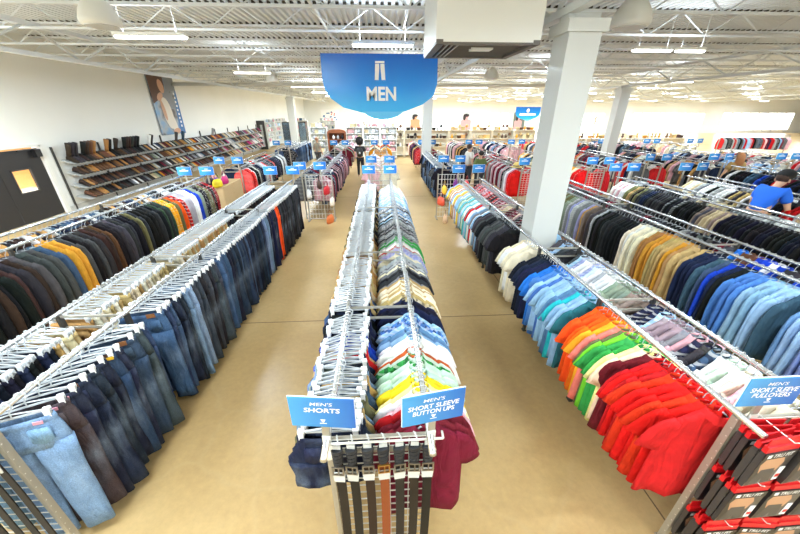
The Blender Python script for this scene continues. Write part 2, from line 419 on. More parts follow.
# the big hanging MEN sign
def hang_sign(name, lbl, x, y, ztop, s, big=True):
    t = thing(name, lbl, 'sign', (x, y, ztop), 0)
    pts = [(-1.13, 0), (1.13, 0), (1.14, -.5), (1.07, -.72), (.86, -.87), (.55, -.98), (.36, -1.04), (-.34, -1.03), (-.75, -.93), (-1.0, -.76), (-1.1, -.6), (-1.13, -.45)]
    p = MB().use('bluebig'); p.prism([(a * s, b * s) for a, b in pts][::-1], -.02, .02); obj('sign_board', p, t)
    p = MB().use('lightblue'); p.prism([(a * s, b * s) for a, b in ((-.34, -1.0), (.4, -1.0), (.5, -.98), (.36, -1.08), (.18, -1.14), (.02, -1.155), (-.15, -1.13), (-.28, -1.07), (-.38, -1.0))][::-1], -.03, -.021); obj('lower_lobe', p, t)
    if big:
        e = MB(); extend(e, text_mb('MEN', .59, .25, bold=.045), (.02, -.028, -.68)); obj('lettering', e, t)
        e = MB().use('text')
        e.poly([(-.09, -.028, -0.120), (.09, -.028, -0.120), (.09, -.028, -0.155), (-.09, -.028, -0.155)][::-1])
        e.poly([(-.09, -.028, -0.165), (-.012, -.028, -0.165), (-.012, -.028, -0.230), (-.03, -.028, -0.440), (-.105, -.028, -0.440)][::-1]); e.poly([(.09, -.028, -0.165), (.012, -.028, -0.165), (.012, -.028, -0.230), (.03, -.028, -0.440), (.105, -.028, -0.440)])
        obj('trouser_emblem', e, t)
    else:
        e = MB().use('text'); e.box((0, -.03, -.62 * s), (1.5 * s, .004, .17 * s)); e.ell((0, -.03, -.3 * s), (.14 * s, .004, .17 * s)); obj('lettering', e, t)
    e = MB().use('steel')
    for q in (-.95, .95): e.tube([(q * s, 0, 0), (q * s, 0, 4.98 - ztop)], .008 * s, 4)
    obj('hanging_wire', e, t)
hang_sign('hanging_sign', 'big blue hanging sign reading MEN with a white trouser emblem', .02, 7.4, 4.29, 1.0)
hang_sign('hanging_sign', 'small distant blue hanging sign beyond the white column', 14.3, 34, 3.66, 1.07, False)

# wall posters
t = thing('wall_poster', 'tall wall poster of a seated figure in white jeans, above the shoe shelves', 'poster', (XL + .03, 20.0, 2.15))
pm = mat('poster_print', rough=.4); n_ = NT(pm); tc = n_.new('ShaderNodeTexCoord'); ns = n_.new('ShaderNodeTexNoise', Scale=1.6, Detail=2.); n_.link(tc.outputs['Object'], ns.inputs['Vector'])
n_.link(n_.ramp(ns.outputs[0], [(.35, lin((66, 52, 46))), (.5, lin((150, 160, 170))), (.62, lin((110, 150, 190)))]), n_.b.inputs['Base Color'])
b = MB().use(pm); b.box((.02, 0, 1.46), (.04, 2.26, 2.92)); obj('poster_board', b, t)
def flat(parent, name, m, pts, x=.045):
    q = MB().use(m); q.poly([(x, a, c * .985) for a, c in pts]); obj(name, q, parent)
pb = mat('poster_brown', (92, 60, 46), .6); pskin = mat('poster_skin', (206, 160, 132), .6); pblu = mat('poster_blue', (60, 116, 176), .6); pjean = mat('poster_jean', (226, 218, 206), .6); pgrey = mat('poster_grey', (128, 134, 142), .6)
def oval(name, m, cy, cz, ry, rz, tilt=0., x=.05):
    flat(t, name, m, [(cy + ry * math.cos(q) * math.cos(tilt) - rz * math.sin(q) * math.sin(tilt), cz + ry * math.cos(q) * math.sin(tilt) + rz * math.sin(q) * math.cos(tilt)) for q in [2 * PI * k / 24 for k in range(24)]], x)
flat(t, 'poster_panel', pblu, [(.55, 0), (1.12, 0), (1.12, 2.3), (.8, 1.7)], .043)
flat(t, 'poster_panel', pb, [(-1.12, 1.5), (-.5, 1.75), (.1, 1.95), (.22, 2.95), (-1.12, 2.95)], .044)
flat(t, 'poster_panel', pgrey, [(.2, 2.1), (1.12, 2.2), (1.12, 2.95), (.22, 2.95)], .0435)
oval('poster_figure', pb, -.18, 2.5, .36, .38, .2, .046)
oval('poster_figure', pskin, -.15, 2.34, .24, .33, .25, .048)
oval('poster_figure', pgrey, .25, 1.72, .62, .42, -.45, .047)
oval('poster_figure', pskin, -.45, 1.85, .3, .16, .5, .049)
oval('poster_figure', pjean, -.12, 1.05, .42, .78, .12, .051)
oval('poster_figure', pjean, .16, .55, .26, .62, .3, .052)
oval('poster_figure', pskin, .3, .16, .34, .14, .1, .053)
oval('poster_figure', pskin, -.42, 1.2, .14, .5, .15, .054)
e = MB().use('text')
for k in range(9): e.box((.055, .86 + .02 * (k % 2), .4 + k * .2), (.004, .12, .11))
obj('poster_lettering', e, t)
def wpost(x, w, z0, z1, lbl, bg, fig, hair):
    t = thing('wall_poster', lbl, 'poster', (x, YF - .05, z0)); h = z1 - z0
    b = MB().use(bg); b.box((0, 0, h / 2), (w, .05, h)); obj('poster_board', b, t)
    q = MB().use(fig); q.loft([[(w * .33 * r * math.cos(a) - .08 * w, -.03, h * z + .0 * a) for a in (PI, 0)] + [(w * .33 * r - .08 * w, -.034, h * z)] for r, z in ((1.15, .02), (1.0, .3), (1.05, .5), (.9, .56), (.3, .6), (.32, .66), (.48, .72), (.5, .82), (.3, .88))], False, False); obj('poster_figure', q, t)
    q = MB().use(hair); q.ell((-.08 * w, -.035, h * .82), (w * .2, .01, h * .09), 12, 6); q.ell((-.2 * w, -.032, h * .7), (w * .1, .008, h * .16), 10, 6); obj('poster_hair', q, t)
pbk = mat('poster_black', (40, 32, 32), .6); ppink = mat('poster_pink', (214, 160, 160), .6); pgr = mat('poster_pale', (206, 214, 220), .5); por = mat('poster_orange', (224, 150, 110), .6)
wpost(5.6, 2.1, .9, 3.05, 'pale poster of a figure between shop windows, close by the far white column', pgr, por, pbk)
wpost(13.6, 2.3, .6, 3.15, 'poster of a dark-haired figure in pink between two shop windows', pgr, ppink, pbk)
wpost(21.9, 1.8, .4, 3.1, 'poster of a pale figure just under the distant blue hanging sign', mat('poster_green', (110, 120, 112), .6), ppink, pbk)
t = thing('wall_poster', 'white poster with small blue and red drawings high on the back wall', 'poster', (-7.6, YF - .05, 1.9))
b = MB().use('text'); b.box((0, 0, .8), (2.7, .05, 1.6)); obj('poster_board', b, t)
b = MB().use(pblu)
for k in range(14): b.ell((R.uniform(-1, 1), -.03, R.uniform(.15, 1.3)), (.16, .008, .1), 8, 4)
obj('drawing', b, t)
b = MB().use('red')
for k in range(4): b.ell((R.uniform(.2, 1), -.032, R.uniform(.8, 1.4)), (.1, .008, .09), 8, 4)
obj('drawing', b, t)

# outside the shop windows
g = MB().use('asphalt'); g.box((25, 90, -.1), (260, 69, .1)); struct('ground_outside', g)
for k, (x, y) in enumerate(((-14, 84), (-4, 88), (6, 82), (15, 90), (27, 86), (42, 90), (60, 96), (80, 92), (95, 100))):
    t = thing('tree', 'pale green tree outside the shop windows', 'tree', (x, y, 0), 0, 'trees outside the shop windows')
    b = MB().use('bark'); b.tube([(0, 0, 0), (.1, 0, 3)], .25, 7); obj('trunk', b, t)
    b = MB().use('leaf')
    for q in range(9): b.ell((R.uniform(-2.6, 2.6), R.uniform(-2, 2), R.uniform(2.6, 6)), (R.uniform(1.4, 2.2),) * 3, 9, 6)
    obj('foliage', b, t, smooth=True)

# black double doors in the left wall
d = MB().use('black')
for y0, y1 in ((9.14, 10.585), (10.605, 12.05)):
    yc = (y0 + y1) / 2; wy0, wy1, z0, z1 = yc - .4, yc + .22, .92, 1.62
    d.box((0, (y0 + wy0) / 2, 1.1), (.06, wy0 - y0, 2.18)); d.box((0, (y1 + wy1) / 2, 1.1), (.06, y1 - wy1, 2.18))
    d.box((0, (wy0 + wy1) / 2, (.01 + z0) / 2), (.06, wy1 - wy0, z0)); d.box((0, (wy0 + wy1) / 2, (z1 + 2.19) / 2), (.06, wy1 - wy0, 2.19 - z1))
do = struct('door_1', d, (XL - .04, 0, 0))
g = MB().use('pole')
for yc in (9.8625, 11.3275):
    for z in (.92, 1.62): g.box((.035, yc - .09, z), (.02, .66, .04))
    for y in (-.4, .22): g.box((.035, yc + y, 1.27), (.02, .04, .72))
obj('window_frame', g, do)
g = MB().use('glass')
for yc in (9.8625, 11.3275): g.box((0, yc - .09, 1.27), (.01, .62, .7))
obj('window_pane', g, do)
g = MB().use('dark'); g.box((.09, 11.92, 2.05), (.16, .2, .24)); g.box((.07, 11.6, 2.16), (.05, .5, .04)); obj('door_closer', g, do)
g = MB().use('white')
for y in (DY0 - .06, DY1 + .06): g.box((XL + .01, y, 1.14), (.08, .13, 2.28))
g.box((XL + .01, 10.595, 2.28), (.08, 3.12, .08)); struct('trim_2', g)
g = MB().use('greycard'); g.box((XL + .02, (YB + 8.9) / 2, .08), (.04, 8.9 - YB, .16)); g.box((XL + .02, (12.3 + YF) / 2, .08), (.04, YF - 12.3, .16)); struct('baseboard_left', g)
# ------------------------------------------------------------------ garments (origin = top of the rail)
MESH = {}
CLR = dict(
 vermilion=(238, 58, 22),
 bright_red=(224, 26, 24), red=(200, 30, 34), deep_red=(176, 24, 30), maroon=(112, 26, 40), dark_red=(150, 24, 36), wine=(120, 34, 52), rust=(198, 92, 40), orange=(246, 116, 24), deep_orange=(236, 82, 22), amber=(250, 168, 40),
 salmon=(244, 130, 116), coral=(246, 104, 84), pink=(236, 180, 190), dusty_pink=(206, 158, 164), peach=(240, 200, 170), yellow=(246, 214, 40), pale_yellow=(248, 232, 150), mustard=(214, 152, 52), lime=(120, 208, 52), green=(60, 160, 76), dark_green=(46, 70, 56), mint=(186, 222, 196),
 pale_green=(206, 226, 204), sage=(138, 152, 132), olive=(112, 108, 74), turquoise=(40, 180, 196), teal=(40, 110, 124), slate_blue=(64, 88, 112), steel_blue=(94, 132, 172), light_blue=(150, 188, 222), pale_blue=(190, 212, 232), mid_blue=(76, 126, 196), bright_blue=(42, 120, 216), royal_blue=(28, 66, 186), periwinkle=(128, 150, 214),
 navy=(30, 38, 66), dark_navy=(24, 27, 42), black=(26, 26, 29), charcoal=(54, 54, 58), dark_grey=(80, 80, 84), grey=(134, 136, 138), light_grey=(184, 186, 188), white=(238, 238, 234), cream=(234, 224, 196), beige=(212, 194, 156), khaki=(196, 168, 112), tan=(198, 152, 92), camel=(176, 126, 72), brown=(104, 70, 50), dark_brown=(60, 44, 38), taupe=(140, 122, 112),
 mauve=(158, 138, 146), lilac=(190, 176, 214), lavender=(160, 164, 212), purple=(96, 50, 130), magenta=(196, 40, 120),
 dark_denim=(27, 33, 50), mid_denim=(42, 57, 84), blue_denim=(64, 86, 120), light_denim=(116, 142, 172), pale_denim=(150, 176, 202), grey_denim=(66, 71, 80), black_denim=(32, 32, 36), brown_denim=(66, 56, 50))

def sgnp(v, p): return math.copysign(abs(v) ** p, v)
def shirt_mb(mb, L, sw, sleeve, seed, ht=.03, bend=.0):
    r = random.Random(seed); n = 22; ph = r.uniform(0, 6.28); k = r.uniform(26, 34); tw = r.uniform(-.05, .05); ph2 = r.uniform(0, 6.28)
    rows = [(-.096, .060, .040, 0), (-.110, .088, .038, 0), (-.136, .132, .034, 0), (-.168, .172, .030, .001), (-.206, sw * .84, .028, .002), (-.25, sw * .92, ht, .004), (-.32, sw * .94, ht, .007)]
    m = 6
    for i in range(1, m + 1):
        q = i / m; rows.append((-.32 - (L - .32) * q, sw * (1.0 + .05 * q), ht * (1 + .15 * q), .007 + .012 * q))
    rings = []
    for z, hw, t, am in rows:
        ring = []
        for j in range(n):
            a = 2 * PI * j / n; x = hw * sgnp(math.cos(a), .75); y = t * sgnp(math.sin(a), .8)
            y += am * math.sin(k * x + ph + z * 1.5) + am * .6 * math.sin(k * .45 * x + ph2) + tw * x * (-z) * 1.2 + bend * x * x
            ring.append((x, y, z + (.006 * math.sin(7 * x + ph) if z < -L + .02 else 0)))
        rings.append(ring)
    mb.loft(rings, False, True)
    for s in (-1, 1):
        d1 = r.uniform(-.02, .02)
        if sleeve == 'short': cs = [(.150, -.225, .070), (.190, -.262, .082), (.222, -.33, .088), (.243, -.40, .09), (.258, -.465, .096)]
        else:
            e = r.uniform(-.015, .015); cs = [(.150, -.225, .07), (.195, -.275, .078), (.222, -.37, .074), (.236 + e, -.50, .066), (.243 + e, -.64, .06), (.242, -L + .04, .052), (.24, -L, .048)]
        rings = []
        for i, (cx, cz, w) in enumerate(cs):
            p, q = cs[max(0, i - 1)], cs[min(len(cs) - 1, i + 1)]; dx, dz = q[0] - p[0], q[1] - p[1]; dl = math.hypot(dx, dz); nx, nz = -dz / dl, dx / dl
            ring = []; sc = sw / .235
            for j in range(12):
                a = 2 * PI * j / 12; u = w * math.cos(a); y = .026 * sgnp(math.sin(a), .8) * (ht / .03) ** .7
                y += .006 * math.sin(40 * u + ph + i) + d1 * i / 4
                x = (cx + nx * u) * sc
                ring.append((s * x, y + bend * x * x + tw * s * x * (-cz) * 1.2, cz + nz * u))
            rings.append(ring if s > 0 else ring[::-1])
        mb.loft(rings, True, True)
    return mb
def collar_mb(mb, wide=1.0):
    R3 = [(-.105, .062, .045), (-.078, .058, .042), (-.082, .068, .052), (-.125, .098 * wide, .056)]
    return mb.loft([[(hw * math.cos(2 * PI * j / 16), t * math.sin(2 * PI * j / 16) - (.012 if j in (11, 12, 13) else 0), z - (.02 if j in (11, 12, 13) and z < -.1 else 0)) for j in range(16)] for z, hw, t in R3], False, False)
def placket_mb(mb, L):
    mb.box((0, -.036, (-.14 - L * .55) / 2), (.03, .012, L * .55 - .14)); return mb
def lapel_mb(mb):
    for s in (-1, 1): mb.prism([(s * .02, -.34), (s * .055, -.12), (s * .1, -.2), (s * .075, -.24)][::s], -.046, -.034)
    return mb
HOOK = [(0, 0, -.085), (.004, 0, -.045), (.024, 0, -.02), (.025, 0, .004), (.016, 0, .02), (0, 0, .026), (-.016, 0, .02), (-.024, 0, .004)]
def shirt_hanger_mb(mb):
    mb.tube(HOOK, .0036, 4)
    mb.tube([(-.16, 0, -.2), (-.09, 0, -.145), (-.03, 0, -.09), (.03, 0, -.09), (.09, 0, -.145), (.16, 0, -.2)], .006, 5); return mb
def clip_hanger_mb(mb, clips=False):
    mb.tube(HOOK, .0048, 4)
    mb.box((0, 0, -.092), (.36, .009, .012)); mb.tube([(-.17, 0, -.088), (-.06, 0, -.07), (0, 0, -.06), (.06, 0, -.07), (.17, 0, -.088)], .006, 4)
    if clips:
        mb.use('clip')
        for s in (-1, 1): clip_mb(mb, s * .158)
    return mb
def clip_mb(mb, x=0):
    mb.use('clip'); mb.box((x, -.012, -.108), (.03, .01, .062)); mb.box((x, .012, -.108), (.03, .01, .062)); mb.box((x, 0, -.086), (.034, .03, .02)); return mb
def trouser_mb(mb, L, seed, wide=1.0, crease=0):
    r = random.Random(seed); ph = r.uniform(0, 6.28); n = 20; yaw = r.uniform(-.05, .05)
    hip = [(-.115, .182, .022), (-.16, .188, .026), (-.22, .200, .032), (-.30, .208 * wide, .036), (-.37, .212 * wide, .036)]
    mb.loft([[(hw * sgnp(math.cos(2 * PI * j / n), .7), t * sgnp(math.sin(2 * PI * j / n), .8) + .008 * math.sin(30 * hw * math.cos(2 * PI * j / n) + ph) * (-z), z - (.012 if math.sin(2 * PI * j / n) < -.2 and i == 0 else 0)) for j in range(n)] for i, (z, hw, t) in enumerate(hip)], False, True)
    for s in (-1, 1):
        sp = r.uniform(-.015, .02); rings = []
        m = 7
        for i in range(m + 1):
            q = i / m; z = -.33 - (L - .33) * q
            w = (.104 - .012 * min(1, q * 1.6)) * wide + .004 * math.sin(9 * q + ph); cx = s * (.108 * wide + sp * q); cy = yaw * s * q * .5 + .012 * math.sin(4 * q + ph + s)
            t = .036 - .006 * q
            rings.append([(cx + w * sgnp(math.cos(2 * PI * j / 14), .8), cy + t * sgnp(math.sin(2 * PI * j / 14), .85) + .006 * math.sin(45 * w * math.cos(2 * PI * j / 14) + ph + 5 * q), z) for j in range(14)])
        mb.loft(rings, True, True)
    return mb
def waistband_mb(mb):
    n = 20
    return mb.loft([[(hw * sgnp(math.cos(2 * PI * j / n), .7), t * sgnp(math.sin(2 * PI * j / n), .8), z - (.012 if math.sin(2 * PI * j / n) < -.2 else 0)) for j in range(n)] for z, hw, t in ((-.152, .191, .031), (-.150, .192, .032), (-.113, .187, .028), (-.112, .182, .022))], False, False)
def pocket_mb(mb, s):
    mb.prism([(s * .045, -.19), (s * .145, -.19), (s * .148, -.29), (s * .095, -.32), (s * .042, -.29)][::s], -.045, -.03); return mb

GS = 1.13
def cached(key, build, name, smooth=True):
    if key not in MESH:
        b = build(); g = 1.0 if key[0] == 'bar' else GS
        b.v = [(x * g, y * g, z * g) for x, y, z in b.v]; MESH[key] = b.mesh(name, smooth)
    return MESH[key]
CLOTHM = ('plain', 'stripe', 'plaid', 'print')
def g_shirt(kind, var, cm):
    L, sw, sl, ht = {'pullover': (.87, .258, 'short', .024), 'buttonup': (.84, .25, 'short', .024), 'longsleeve': (.88, .24, 'long', .027), 'suit': (.92, .235, 'long', .034), 'coat': (.95, .25, 'long', .04)}[kind]
    return cached((kind, var, cm), lambda: shirt_mb(MB().use(cm), L + .03 * (var % 3), sw, sl, var * 7 + len(kind), ht, (-.25, .15, -.1, .2, -.2, .1)[var % 6]), kind + '_body')
def g_trouser(kind, var, cm):
    L = {'jeans': 1.23, 'slacks': 1.16, 'shorts': .58}[kind]
    return cached((kind, var, cm), lambda: trouser_mb(MB().use(cm), L + .03 * (var % 3 - 1), var * 5 + 2, 1.25 if kind == 'shorts' else 1.0), kind + '_body')
def far_garment(kind, var, cm):
    def b():
        mb = MB().use(cm)
        if kind == 'slacks': trouser_mb(mb, 1.1, var); mb.use('hanger'); clip_hanger_mb(mb, True)
        else: shirt_mb(mb, .8 + .05 * (var % 3), .24, 'short' if kind == 'pullover' else 'long', var * 3, .05); mb.use('hanger'); shirt_hanger_mb(mb)
        return mb
    return cached(('far', kind, var, cm), b, 'far_' + kind)
def jitter(c, a=.07):
    f = 1 + R.uniform(-a, a); return tuple(max(6, min(250, v * f + R.uniform(-4, 4))) for v in c)

COUNT = {}; PENDING = []
def finish_labels():
    for o, c, phrase, rail in PENDING:
        n = COUNT[(c, phrase, rail)]; k = o['_n']; del o['_n']
        cn = c.replace('_', ' ')
        if cn.endswith('denim') and phrase in ('jeans', 'shorts'): cn = cn
        o['label'] = f"the only {cn} {phrase} on the {rail}" if n == 1 else f"{ordinal(k)} {cn} {phrase} from the near end of the {rail}"
def register(o, c, phrase, rail, cat):
    key = (c, phrase, rail); COUNT[key] = COUNT.get(key, 0) + 1; o['_n'] = COUNT[key]
    o['category'] = cat; o['group'] = phrase + (' garments' if phrase not in ('jeans', 'shorts') else '') + ' on the ' + rail
    PENDING.append((o, c, phrase, rail))

NAMES = {'pullover': ('pullover_shirt', 'short-sleeve pullover', 'shirt'), 'buttonup': ('button_up_shirt', 'button-up shirt', 'shirt'), 'longsleeve': ('long_sleeve_shirt', 'long-sleeve shirt', 'shirt'), 'suit': ('suit_jacket', 'suit jacket', 'jacket'), 'coat': ('winter_jacket', 'jacket', 'jacket'), 'jeans': ('jeans', 'jeans', 'jeans'), 'slacks': ('trousers', 'trousers', 'trousers'), 'shorts': ('shorts', 'shorts', 'shorts')}
def hang(kind, x, y, z, rz, cname, rail, pattern, tier, face=1):
    var = R.randrange(6); nm, phrase, cat = NAMES[kind]; rgb = jitter(CLR[cname]); ty = R.uniform(-.05, .05)
    rot = (0, ty * .4, rz + (PI if R.random() < .0 else 0))
    if kind in ('jeans', 'slacks', 'shorts'):
        cm = 'denim' if cname.endswith('denim') else pattern
        if R.random() < .14: rot = (0, rot[1], rot[2] + R.uniform(-.35, .35))
        o = put(nm, g_trouser(kind, var, cm), None, (x, y, z), rot, rgb)
        if tier < 2:
            w = put('waistband', cached(('wb', cm), lambda: waistband_mb(MB().use(cm)), 'waistband'), o, col=rgb)
            if kind == 'jeans' and R.random() < .35: put('leather_patch', cached('patch', lambda: MB().use('leather').box((.09, -.036, -.135), (.07, .008, .04)), 'patch', False), o, col=(128, 84, 50))['label'] = 'brown leather waistband patch'
            for s in (-1, 1): put('back_pocket', cached(('pk', cm, s), lambda: pocket_mb(MB().use(cm), s), 'pocket'), o, col=jitter(rgb, .05))
        h = put('hanger', cached(('cl', tier > 1), lambda: clip_hanger_mb(MB().use('hanger'), tier > 1), 'clip_hanger', False), o)
        if tier < 2:
            for s in (-1, 1): put('clip', cached(('cp', s), lambda: clip_mb(MB(), s * .158), 'clip', False), h)
    else:
        o = put(nm, g_shirt(kind, var, pattern), None, (x, y, z), rot, rgb)
        put('hanger', cached('sh', lambda: shirt_hanger_mb(MB().use('hanger')), 'shirt_hanger'), o)
        if tier < 2 or kind == 'suit':
            cc = jitter(rgb, .03)
            put('collar', cached(('co', pattern), lambda: collar_mb(MB().use(pattern)), 'collar'), o, col=cc)
            if kind == 'buttonup' or kind == 'longsleeve': put('placket', cached(('pl', pattern), lambda: placket_mb(MB().use(pattern), .84), 'placket'), o, col=jitter(rgb, .03))
            if kind == 'suit': put('lapel', cached(('lp', pattern), lambda: lapel_mb(MB().use(pattern)), 'lapel'), o, col=jitter(rgb, .03))
    register(o, cname, phrase, rail, cat)
    return o
def price_tag(o, m, pos, rot=(.3, .2, .1)):
    t = MB().use(m); t.box((0, 0, 0), (.05, .004, .035)); p = obj('price_tag', t, o, pos, rot); p['label'] = 'small coloured price tag'

POSTS = (2.85, 4.3, 6.7, 9.5)
def rail_run(kind, x, z, rail, spacing, segs, y0=1.48, base=0., amp=.10, tiers=(3.2, 6.0), pats=None, posts=POSTS, wig=.012):
    y = y0; ph = R.uniform(0, 6)
    for ye, names in segs:
        names = names.split()
        while y < ye:
            near = [p for p in posts if abs(p - y) < .07]
            if near: y = near[0] + .075; continue
            c = R.choice(names)
            if c != '-':
                pat = 'plain'
                if ':' in c: c, pat = c.split(':')
                tier = 0 if y < tiers[0] else 1 if y < tiers[1] else 2
                hang(kind, x + R.uniform(-wig, wig), y, z, base + amp * math.sin(y * 2.6 + ph) + R.uniform(-.04, .04), c, rail, pat, tier)
            y += spacing * R.uniform(.85, 1.18)

# ------------------------------------------------------------------ racks
def rack(xa, xb, z, y0, y1, lbl, stations, grid=True, overhang=.16):
    t = thing('clothing_rack', lbl, 'rack', ((xa + xb) / 2, y0, 0), 0, 'double-rail clothing racks')
    h = (xb - xa) / 2; L = y1 - y0
    for s in (-1, 1):
        m = MB().use('chrome'); m.tube([(s * h, -overhang, z), (s * h, L + .1, z)], .021, 8); obj('rail', m, t, smooth=True)
    for st in stations:
        yy = st - y0
        for s in (-1, 1):
            m = MB().use('zinc' if st in (y0, y1) else 'pole'); m.box((s * h, yy, (z - .02) / 2), (.035, .045, z - .02)); m.box((s * h, yy, .01), (.05, .07, .02)); obj('upright', m, t)
        for zz in (z - .03, z - .16, .16): put('crossbar', cached(('bar', round(h, 3)), lambda: MB().use('zinc').box((0, 0, 0), (2 * h, .018, .022)), 'crossbar', False), t, (0, yy, zz))
    if grid:
        m = MB().use('wire'); q = z - .03
        k = int(q / .078)
        for i in range(k): m.box((0, -.012, q - i * .078), (2 * h + .04, .006, .006))
        for i in range(6): m.box((-h + 2 * h * i / 5, -.006, q / 2 + .05), (.006, .006, q - .1))
        obj('end_grid', m, t)
    return t
R1 = (2.31, 2.91); RC = (-.37, .26); RL1 = (-3.21, -2.57); RL2 = (-5.62, -5.0); R2 = (4.85, 5.4); R3 = (7.15, 7.73); R4 = (9.4, 9.95)
ST = (1.37, 2.85, 4.3, 6.7, 9.6)
rack(*RC, 1.5, 1.37, 9.6, 'centre chrome double rack carrying shorts and button-ups, belts on its end', ST)
rack(*R1, 1.5, 1.37, 9.6, 'chrome double rack of pullovers with packaged underwear on its end', ST)
rack(*RL1, 1.5, 1.58, 9.6, 'chrome double rack of jeans and trousers along the aisle', (1.58,) + ST[1:])
rack(*RL2, 1.64, 1.37, 9.6, 'taller chrome double rack of jackets before the black doors', ST, False)
rack(*R2, 1.5, 1.37, 9.6, 'chrome double rack of long-sleeve shirts behind the white column', ST, False)
rack(*R3, 1.5, 1.37, 9.6, 'chrome double rack of dark suit jackets', ST, False)
rack(*R4, 1.5, 3.0, 9.6, 'chrome double rack just behind the man in blue', (3.0, 4.3, 6.7, 9.6), False)

# centre: shorts, seen mostly as clip hangers from above
rail_run('shorts', RC[0], 1.5, 'shorts rail', .046, [(1.6, 'dark_denim'), (1.95, 'grey_denim light_denim olive blue_denim khaki'), (2.2, 'light_denim sage tan grey_denim light_grey'), (2.34, 'red khaki light_grey navy:print'), (2.5, 'royal_blue'), (2.95, 'navy dark_denim black grey:plaid'), (3.4, 'blue_denim navy khaki'), (5.2, 'khaki tan beige camel'), (6.4, 'brown khaki olive black'), (9.45, 'black charcoal dark_brown khaki')], base=.06, amp=.12, wig=.022)
# centre: short-sleeve button-ups
rail_run('buttonup', RC[1], 1.5, 'button-up rail', .052, [(1.58, 'dark_red maroon dark_red'), (1.68, 'deep_red maroon'), (1.80, 'pink lilac white:stripe'), (1.86, 'lilac pale_yellow'), (1.93, 'yellow pale_yellow'), (2.12, 'mint pale_green mint'), (2.22, 'pale_green green:plaid sage'), (2.27, 'rust'), (2.45, 'white pale_blue light_blue:stripe'), (2.62, 'steel_blue slate_blue light_blue'), (2.8, 'periwinkle mid_blue:plaid light_blue:stripe'), (3.1, 'navy dark_navy'), (3.6, 'cream beige:plaid khaki cream'), (3.95, 'charcoal light_grey:stripe black grey'), (4.4, 'light_grey cream:print olive grey:plaid'), (4.62, 'lilac lavender:stripe'), (4.9, 'white light_grey red:stripe'), (5.1, 'green light_grey'), (6.2, 'grey light_grey grey:stripe charcoal'), (7.6, 'white light_blue:stripe grey black light_grey:plaid'), (8.8, 'light_blue pale_blue white'), (9.5, 'peach cream pale_blue')], base=0, amp=.05)
# pullovers beside the aisle
rail_run('pullover', R1[0], 1.5, 'aisle pullover rail', .06, [(2.0, 'bright_red bright_red red vermilion'), (2.06, 'maroon'), (2.16, 'pale_yellow peach'), (2.33, 'lime green lime'), (2.38, 'olive'), (2.5, 'salmon coral'), (2.62, 'amber orange'), (2.79, 'orange deep_orange'), (2.98, 'slate_blue teal'), (3.06, 'light_blue'), (3.16, 'turquoise'), (3.25, 'steel_blue'), (3.5, 'light_blue steel_blue light_blue'), (3.62, 'light_blue mid_blue'), (3.85, 'mid_blue bright_blue'), (4.2, 'navy dark_navy navy'), (4.42, '-'), (4.76, 'cream cream white'), (5.36, '-'), (5.55, 'charcoal black'), (5.9, 'grey dark_grey charcoal'), (6.5, 'dark_grey charcoal black'), (7.3, 'royal_blue white red light_blue grey lavender'), (8.1, 'light_blue pale_blue sage turquoise pale_green'), (9.5, 'orange peach red yellow light_blue white tan')], base=-.2, amp=.1)
rail_run('pullover', R1[1], 1.5, 'inner pullover rail', .07, [(1.75, 'cream pink:print white beige'), (2.0, 'pale_green cream white pale_green:stripe'), (2.12, 'light_grey:print slate_blue:plaid'), (2.25, 'navy:plaid charcoal'), (2.42, 'dusty_pink cream grey'), (2.62, 'mauve taupe mauve'), (2.85, 'navy:stripe light_blue:stripe'), (3.1, 'wine:print dusty_pink taupe'), (3.35, 'sage dark_grey'), (3.7, 'white light_grey brown:print'), (4.1, 'lavender:stripe pale_blue white'), (4.76, 'charcoal light_blue:stripe dark_grey'), (5.36, '-'), (5.6, 'dark_grey slate_blue light_blue grey'), (5.8, 'navy charcoal'), (7.4, 'wine:stripe black:stripe beige:stripe dusty_pink:stripe'), (9.5, 'wine:stripe dusty_pink:plaid charcoal red:stripe')], base=0, amp=.05)
# long sleeves behind the column
rail_run('longsleeve', R2[0], 1.5, 'front long-sleeve rail', .078, [(2.55, 'lavender light_blue periwinkle'), (2.8, 'steel_blue light_blue'), (2.95, 'charcoal slate_blue'), (3.15, 'light_blue mid_blue pale_blue'), (3.3, 'white light_blue'), (3.5, 'bright_blue mid_blue'), (3.65, 'charcoal black'), (3.8, 'royal_blue navy'), (4.2, 'navy dark_navy slate_blue'), (4.95, 'khaki tan mustard khaki'), (5.12, 'brown camel'), (5.5, 'cream white cream'), (6.4, 'black black charcoal'), (6.65, 'light_grey:stripe dark_grey'), (6.9, 'taupe tan'), (7.6, 'lavender grey light_grey:stripe'), (8.2, 'sage olive'), (9.5, 'grey brown navy beige')], y0=2.2, base=-.2, amp=.08, tiers=(0, 6.5))
rail_run('longsleeve', R2[1], 1.5, 'inner long-sleeve rail', .095, [(3.4, 'white light_grey royal_blue'), (3.9, 'royal_blue charcoal white'), (4.2, 'brown bright_blue'), (9.5, 'black charcoal dark_grey grey wine')], y0=2.6, tiers=(0, 5))
